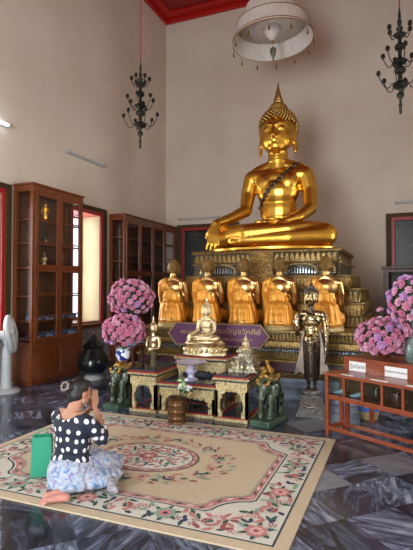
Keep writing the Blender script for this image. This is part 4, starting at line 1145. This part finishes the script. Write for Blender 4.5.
for k in range(3):
    a0 = 2*PI*k/3; P = []; m = MB()
    vs = []
    for i in range(7):
        u = i/6; r_ = .045+.19*u; w = .035+.075*math.sin(u*PI*.75)
        for s_ in (-1, 1):
            a = a0+s_*w/r_*.75+.25*u; vs.append((.055+s_*.018, r_*math.cos(a), r_*math.sin(a)))
    fs = [(2*i, 2*i+1, 2*i+3, 2*i+2) for i in range(6)]
    m.add(vs, fs, X=hd); bo = m.build('blade', 'grey', t, fix=False); so = bo.modifiers.new('s', 'SOLIDIFY'); so.thickness = .003

# ------------------------------------------------------------------ rug
def rug():
    t = MB(); names = list(RUG); I = {n: i for i, n in enumerate(names)}
    W, Hh = 1.50, 1.135; T = .012
    t.bb(-W, W, -Hh, Hh, 0, T, I['beige'])
    z = [T+.0002]
    def nz(): z[0] += .000003; return z[0]
    def rect(i): return [(-W+i, -Hh+i), (W-i, -Hh+i), (W-i, Hh-i), (-W+i, Hh-i)]
    t.flat(rect(.085), nz(), I['teal']); t.flat(rect(.10), nz(), I['cream'])
    def octo(i):   # inner outline with concave, stepped corners
        w, h, c = W-i, Hh-i, .27; P = []
        for sx, sy in ((1, 1), (-1, 1), (-1, -1), (1, -1)):
            q = [(w, h-c*1.05), (w-.035, h-c*.93)]
            q += [(w-c*1.1+.235*c/.27*math.cos(a)*1.0, h-c*1.0+.0+.235*c/.27*math.sin(a)) for a in ()]
            # concave quarter arc centred on the outer corner
            for k in range(9):
                a = PI+PI/2*(k/8)+0.0; 
                q.append((w+.02+(c*1.02)*math.cos(PI+ (PI/2)*(1-k/8)*-1+PI/2*0) , 0))
            q = q[:2]
            for k in range(9):
                a = R(258-66*k/8)*1.0
                q.append((w+.03+c*math.cos(a)*1.05, h+.03+c*math.sin(a)*1.05))
            q += [(w-c*.93, h-.035), (w-c*1.05, h)]
            q = [(sx*x, sy*y) for x, y in q]
            if sx*sy < 0: q = q[::-1]
            P += q
        return P
    t.flat(octo(.345), nz(), I['teal']); t.flat(octo(.358), nz(), I['cream']); t.flat(octo(.368), nz(), I['pink'])
    t.flat(octo(.418), nz(), I['sage']); t.flat(octo(.428), nz(), I['beige'])
    # ticks in pink guard band
    def ellipse(cx, cy, a, b, rot, n=14):
        c, s = math.cos(rot), math.sin(rot)
        return [(cx+a*math.cos(q)*c-b*math.sin(q)*s, cy+a*math.cos(q)*s+b*math.sin(q)*c) for q in [2*PI*k/n for k in range(n)]]
    P = octo(.393)
    per = 0; nx = 0
    for i in range(len(P)):
        a, b = Vector(P[i]), Vector(P[(i+1) % len(P)]); L_ = (b-a).length
        while nx < per+L_:
            p = a+(b-a)*((nx-per)/L_); ang = math.atan2(b.y-a.y, b.x-a.x)
            t.flat(ellipse(p.x, p.y, .03, .012, ang+.3, 8), nz(), I[('green', 'blush', 'green', 'cream')[int(nx/.085) % 4]]); nx += .085
        per += L_
    def leaf(cx, cy, l, w, ang, col):
        l *= 1.12; w *= 1.12
        c, s = math.cos(ang), math.sin(ang)
        q = [(-l, 0), (-l*.4, w*.8), (l*.2, w), (l*.7, w*.5), (l, 0), (l*.6, -w*.6), (0, -w*.7), (-l*.5, -w*.5)]
        t.flat([(cx+x*c-y*s, cy+x*s+y*c) for x, y in q], nz(), I[col])
    def flower(cx, cy, r, cols, n=6, ph=0):
        for k in range(n):
            a = ph+2*PI*k/n; t.flat(ellipse(cx+r*.62*math.cos(a), cy+r*.62*math.sin(a), r*.42, r*.34, a), nz(), I[cols[0]])
        for k in range(n):
            a = ph+PI/n+2*PI*k/n; t.flat(ellipse(cx+r*.36*math.cos(a), cy+r*.36*math.sin(a), r*.30, r*.22, a), nz(), I[cols[1]])
        t.flat(ellipse(cx, cy, r*.24, r*.24, 0), nz(), I[cols[2]])
    def scroll(cx, cy, r, a0, turn, col, w=.014):
        pts = []
        for k in range(14):
            u = k/13; a = a0+turn*u*4.2; rr = r*(1-.72*u); pts.append((cx+rr*math.cos(a), cy+rr*math.sin(a), w*(1.0-.5*u)*(1.4 if .2 < u < .6 else 1)))
        L1, L2 = [], []
        for k, (x, y, ww) in enumerate(pts):
            x0, y0 = pts[max(k-1, 0)][:2]; x1, y1 = pts[min(k+1, 13)][:2]; d = math.hypot(x1-x0, y1-y0) or 1
            nx_, ny_ = -(y1-y0)/d, (x1-x0)/d; L1.append((x+nx_*ww, y+ny_*ww)); L2.append((x-nx_*ww, y-ny_*ww))
        for k in range(13):
            t.flat([L1[k], L1[k+1], L2[k+1], L2[k]], z[0]+.000003, I[col])
        nz(); nz()
    rr_ = random.Random(21)
    # border
    def inb(x, y):
        return abs(x) < W-.13 and abs(y) < Hh-.13 and (abs(x) > W-.315 or abs(y) > Hh-.315 or (abs(x) > W-.50 and abs(y) > Hh-.50 and (W-.33-abs(x))**2+(Hh-.33-abs(y))**2 < .0256*.9+0*1 and True))
    centers = []
    per_ = [(x, s*(Hh-.222)) for s in (-1, 1) for x in [-W+.23+(2*W-.46)*k/8 for k in range(9)]]+[(s*(W-.222), y) for s in (-1, 1) for y in [-Hh+.23+(2*Hh-.46)*k/6 for k in range(1, 6)]]
    big = [(x, y, .085 if i % 2 == 0 else .06) for i, (x, y) in enumerate(per_)]
    taken = []
    for x, y, r in big:
        taken.append((x, y, r))
    for _ in range(5200):
        x, y = rr_.uniform(-W, W), rr_.uniform(-Hh, Hh)
        if not inb(x, y) or any((x-a)**2+(y-b)**2 < (r+.017)**2 for a, b, r in taken): continue
        taken.append((x, y, .020)); q = rr_.random(); ang = rr_.uniform(0, 6.3)
        if q < .22: flower(x, y, .03, (rr_.choice(('pink', 'rose', 'blush')), 'cream', 'navy'), 5, ang)
        elif q < .62: leaf(x, y, .038, .017, ang, rr_.choice(('green', 'green', 'sage')))
        elif q < .88: leaf(x, y, .040, .02, ang, rr_.choice(('pink', 'rose', 'pink')))
        else: leaf(x, y, .03, .018, ang, 'navy')
    for i, (x, y, r) in enumerate(big):
        if i % 2 == 0:
            for k in range(6): leaf(x+r*.95*math.cos(k*PI/3+.5), y+r*.95*math.sin(k*PI/3+.5), .032, .016, k*PI/3+.5, 'green')
            flower(x, y, r*.9, (('pink', 'blush', 'rose') if i % 4 == 0 else ('sage', 'pink', 'navy')), 7, .3*i)
        else:
            scroll(x, y, r*1.15, i, 1 if i % 4 == 1 else -1, 'pink'); scroll(x, y, r*.8, i+3, -1, 'rose', .009); leaf(x, y, .03, .014, i, 'green')
    # medallion
    a, b = .43, .31
    for k in range(34):
        q = 2*PI*k/34; x, y = (a+.15+.05*(k % 2))*math.cos(q)*1.06, (b+.13)*math.sin(q)*1.05
        scroll(x, y, .062, q+k, 1 if k % 2 else -1, ('pink', 'sage', 'teal')[k % 3], .010)
        if k % 2: flower(x*.98, y*.98, .034, ('blush', 'rose', 'green'), 5, q)
        leaf(x*1.12, y*1.12, .035, .014, q+1.2, ('green', 'pink')[k % 2])
    for k in range(0, 40):
        q = 2*PI*(k+.5)/40; leaf((a+.36)*math.cos(q), (b+.25)*math.sin(q), .035, .014, q+.8, ('sage', 'blush', 'rose')[k % 3])
    for da, col in ((.04, 'teal'), (.03, 'pink'), (-.01, 'green'), (-.02, 'cream')): t.flat(ellipse(0, 0, a+da, b+da, 0, 64), nz(), I[col])
    for k in range(40): q = 2*PI*k/40; leaf((a+.01)*math.cos(q), (b+.01)*math.sin(q), .018, .007, q+PI/2, ('cream', 'green')[k % 2])
    tk = [(0, 0, .07)]
    for _ in range(1500):
        x, y = rr_.uniform(-a, a), rr_.uniform(-b, b)
        if (x/(a-.06))**2+(y/(b-.06))**2 > 1 or any((x-p)**2+(y-q)**2 < (r+.024)**2 for p, q, r in tk): continue
        tk.append((x, y, .018)); q = rr_.random(); ang = rr_.uniform(0, 6.3)
        if q < .35: flower(x, y, .032, (rr_.choice(('pink', 'rose')), 'blush', 'navy'), 5, ang)
        else: leaf(x, y, .034, .015, ang, rr_.choice(('green', 'green', 'sage', 'rose', 'teal')))
    flower(0, 0, .085, ('rose', 'pink', 'cream'), 8)
    o = t.build('rug', [RUG[n] for n in names], None, False, loc=(-2.12, 3.817, .001), fix=False)
    tag(o, 'large cream rug with pink and green floral border and oval medallion', 'rug')
    return o
rug()

# ------------------------------------------------------------------ kneeling woman
def woman(loc, rz):
    t = thing('person', 'person kneeling on the rug in prayer, hair bun, polka-dot top', 'person', loc, rz)
    b = MB()
    # head (bowed slightly forward, local +y = facing)
    HX = Matrix.Translation((-.005, .07, .682)) @ Matrix.Rotation(R(-18), 4, 'X') @ Matrix.Rotation(R(-8), 4, 'Z') @ Matrix.Scale(.93, 4)
    b.ell((0, -.005, .03), (.074, .092, .092), X=HX); b.ell((0, .03, -.035), (.056, .062, .065), X=HX); b.ell((0, .068, -.082), (.025, .022, .022), X=HX)
    b.cap((0, .088, .015), (0, .108, -.018), .007, .012, X=HX); b.ell((0, .088, -.045), (.022, .012, .006), X=HX); b.ell((0, .086, -.055), (.018, .012, .006), X=HX)
    for q in (-1, 1):
        b.ell((q*.030, .078, .015), (.016, .012, .009), X=HX); b.ell((q*.074, .0, -.005), (.010, .018, .030), (0, 0, q*.3), X=HX)
    b.chain([(0, .0, .52), (0, .02, .59), (0, .05, .65)], [.070, .052, .050])
    b.cap((-.12, -.005, .525), (.12, -.005, .525), .045, .045); b.ell((0, 0, .46), (.145, .08, .12)); b.ell((0, .0, .34), (.12, .08, .14)); b.ell((0, 0, .18), (.15, .13, .12))
    for q in (-1, 1):
        b.chain([(q*.165, .0, .51), (q*.20, .06, .43), (q*.205, .11, .36)], [.045, .038, .034])
        b.chain([(q*.205, .11, .36), (q*.11, .18, .46), (q*.022, .205, .545)], [.033, .028, .020])
        hand_volumes(b, (q*.016, .205, .553), (0, -.0, 1), (-q, 0, 0), .132, .02, .02, q, .0078)
        b.chain([(q*.09, .0, .14), (q*.12, .30, .10)], [.085, .06]); b.chain([(q*.12, .31, .06), (q*.08, -.12, .055)], [.05, .035])
    me = bake(b, .0062, 2); link('body', me, 'skin', t, ang=0)
    f = MB()     # bare feet tucked behind, soles up
    for q, dx in ((-1, .0), (1, .0)):
        f.chain([(q*.06, -.10, .05), (q*.05, -.17, .055), (q*.035+dx, -.25, .04)], [.035, .033, .026]); f.ell((q*.045, -.19, .05), (.036, .085, .028), (-.1, 0, 0))
        for k in range(5):
            x = q*(.015+k*.011)+dx; f.chain([(x, -.255, .035), (x, -.285+.003*k, .022), (x, -.295+.004*k, .014)], [.010-.0007*k, .009-.0006*k, .0075], 8)
    fo = link('feet', bake(f, .0045, 2), 'soles', t, ang=0); fo['label'] = 'bare upturned soles and toes'; fo.location = (.235, -.135, 0); fo.scale = (.86, .86, .8); fo.rotation_euler.z = R(-30)
    # blouse
    c = MB(); c.cap((-.14, -.005, .502), (.14, -.005, .502), .062, .062); c.ell((0, -.003, .44), (.192, .115, .12)); c.ell((0, 0, .33), (.170, .115, .17)); c.ell((0, -.005, .19), (.185, .135, .10))
    for q in (-1, 1): c.chain([(q*.165, .0, .495), (q*.208, .055, .43), (q*.215, .105, .36)], [.062, .056, .054]); c.chain([(q*.215, .105, .36), (q*.17, .145, .41)], [.054, .046])
    bl = bake(c, .0075, 5)
    bm = bmesh.new(); bm.from_mesh(bl)
    kill = [v for v in bm.verts if v.co.z < .165 or ((v.co.x/.115)**2+((v.co.z-.60)/.085)**2 < 1 and abs(v.co.y) < .10)]
    bmesh.ops.delete(bm, geom=kill, context='VERTS'); bm.to_mesh(bl); bm.free()
    uv = bl.uv_layers.new(name='wrap')
    for p in bl.polygons:
        for li in p.loop_indices:
            co = bl.vertices[bl.loops[li].vertex_index].co
            if abs(p.center.x) > .19:
                uv.data[li].uv = (co.y*1.0+co.x*.3+3, co.z)
            else:
                a = math.atan2(co.x, -co.y*1.4); uv.data[li].uv = (a*.165, co.z)
    bo = link('polka_dot_top', bl, 'dots', t, ang=0); s = bo.modifiers.new('s', 'SOLIDIFY'); s.thickness = .004; s.offset = 0
    # skirt
    k = MB(); k.ell((.035, -.03, .13), (.195, .175, .12)); k.ell((0, -.01, .16), (.19, .15, .065)); k.ell((.07, -.05, .07), (.19, .19, .08))
    for q in (-1, 1): k.chain([(q*.09, .0, .13), (q*.11, .20, .12), (q*.11, .33, .09)], [.12, .10, .08]); k.chain([(q*.10, .32, .06), (q*.10, -.05, .06)], [.08, .085])
    k.ell((0, .10, .09), (.20, .24, .09)); k.ell((.20, .10, .07), (.13, .20, .07)); k.cap((.15, .0, .09), (.28, .16, .06), .09, .055)
    sk = bake(k, .010, 5)
    for v in sk.vertices:
        a = math.atan2(v.co.x, -v.co.y-.0); kk = min(1, max(0, (.20-v.co.z)/.12)); n = v.normal.copy(); n.z = 0
        v.co += n*(.008*kk*math.sin(a*11+v.co.z*14)+.005*kk*math.sin(a*23-v.co.z*9)); v.co.z = max(v.co.z, .002)
    link('batik_skirt', sk, 'batik', t, ang=0)
    # hair
    h = MB(); h.ell((0, -.022, .045), (.083, .092, .088), X=HX); h.ell((0, -.04, -.01), (.078, .068, .075), X=HX); h.ell((0, .035, .088), (.06, .055, .035), X=HX); h.ell((-.01, -.06, -.055), (.045, .03, .04), X=HX)
    h.ell((-.01, -.11, .035), (.055, .052, .055), X=HX)
    link('hair', bake(h, .006, 3), 'hair', t, ang=0)
    sc = MB(); RX = HX @ Matrix.Translation((.0, -.155, .035)) @ Vector((.35, -.93, .1)).to_track_quat('Z', 'Y').to_matrix().to_4x4()
    sc.tube([(.033*math.cos(a), .033*math.sin(a), .004*math.sin(6*a)) for a in [2*PI*j/28 for j in range(29)]], .0095, 8, X=RX, caps=False); sc.build('hair_ring', 'scrunchie', t)
    er = MB(); er.tube([(.078, .0, -.04), (.079, .002, -.06)], .002, 5, X=HX).ell((.079, .002, -.068), .006, X=HX); er.build('earring', 'steel', t)
    return t
woman((-2.365, 3.05, .017), R(-14))
# dark shoulder bag lying beside her right hip
t = thing('handbag', 'shiny grey patterned handbag resting against the person\'s right thigh', 'handbag', (-2.0, 3.05, .017), R(35))
m = MB(); m.ell((0, 0, .045), (.045, .11, .045)); m.ell((0, .02, .06), (.03, .08, .04)); m.ell((.01, -.05, .04), (.045, .05, .035))
link('body', bake(m, .008, 2), 'strap', t, ang=0)
MB().tube([(.03, -.08, .06), (.05, -.03, .02), (.05, .05, .015), (.02, .10, .05)], .006, 6).build('strap', 'bronze', t)

t = thing('paper_bag', 'teal green paper shopping bag standing on the rug left of the person', 'bag', (-2.70, 3.10, .017), R(30))
b = MB(); w, dd, hh = .085, .04, .315
def sheet(P, m_='bag', nm='panel'):
    mm = MB(); mm.add(P, [(0, 1, 2, 3)]); return mm
s = MB(); s.add([(-w, -dd, 0), (w, -dd, 0), (w, dd, 0), (-w, dd, 0), (-w*.88, -dd*.8, hh), (w*.88, -dd*.8, hh), (w*.88, dd*.6, hh+.01), (-w*.88, dd*.6, hh+.01), (-w, 0, .02), (-w*.62, -dd*.05, hh), (w, 0, .02), (w*.62, -.002, hh)],
      [(0, 3, 2, 1), (0, 1, 5, 4), (3, 7, 6, 2), (0, 4, 9, 8), (8, 9, 7, 3), (1, 10, 11, 5), (10, 2, 6, 11)])
bo = s.build('body', 'bag', t, False, fix=False); so = bo.modifiers.new('s', 'SOLIDIFY'); so.thickness = .002
for y in (-dd*.8, dd*.6): MB().tube([(-.04, y, hh-.01), (-.035, y, hh+.045), (0, y, hh+.06), (.035, y, hh+.045), (.04, y, hh-.01)], .0025, 6).build('handle', 'bag', t)

# ------------------------------------------------------------------ light
def area(name, loc, rot, sx, sy, power, col=(1, 1, 1)):
    l = bpy.data.lights.new(name, 'AREA'); l.shape = 'RECTANGLE'; l.size = sx; l.size_y = sy; l.energy = power; l.color = col
    o = bpy.data.objects.new(name, l); COL.objects.link(o); o.location = loc; o.rotation_euler = rot; return o
zc = (WZ[0]+WZ[1])/2
PW = {0: 250, 1: 250, 2: 260, 3: 240}
for i, (a, b) in enumerate(WY):
    area('daylight_left', (XL-1.25, (a+b)/2, zc+.5), (0, R(-90), 0), 3.0, 1.6, PW[i], (1, .97, .92))
    area('daylight_right', (XR+1.25, (a+b)/2, zc+.5), (0, R(90), 0), 3.0, 1.6, PW[i]*.8, (1, .96, .9))
area('daylight_door', (-2.05, YF-.55, 2.1), (R(90), 0, 0), 2.4, 4.1, 520, (.88, .94, 1))
w = bpy.data.worlds.new('day'); SC.world = w; w.use_nodes = True
bg = w.node_tree.nodes['Background']; bg.inputs[0].default_value = (.75, .87, 1, 1); bg.inputs[1].default_value = 2.0

# ------------------------------------------------------------------ camera
cd = bpy.data.cameras.new('camera'); cd.sensor_fit = 'VERTICAL'; cd.sensor_height = 36; cd.lens = 36*476/550; cd.clip_start = .05
cam = bpy.data.objects.new('camera', cd); COL.objects.link(cam); cam.location = (0, 0, 1.53)
cam.rotation_euler = (R(90)+math.atan(13/476), 0, R(22.2)); SC.camera = cam
SC.view_settings.view_transform = 'Standard'; SC.view_settings.look = 'None'; SC.view_settings.gamma = 1; SC.view_settings.exposure = .16
SC.view_settings.use_curve_mapping = False
SC.cycles.max_bounces = 10; SC.cycles.diffuse_bounces = 5; SC.cycles.transparent_max_bounces = 16
SC.cycles.use_denoising = True
SC.cycles.sample_clamp_indirect = 6
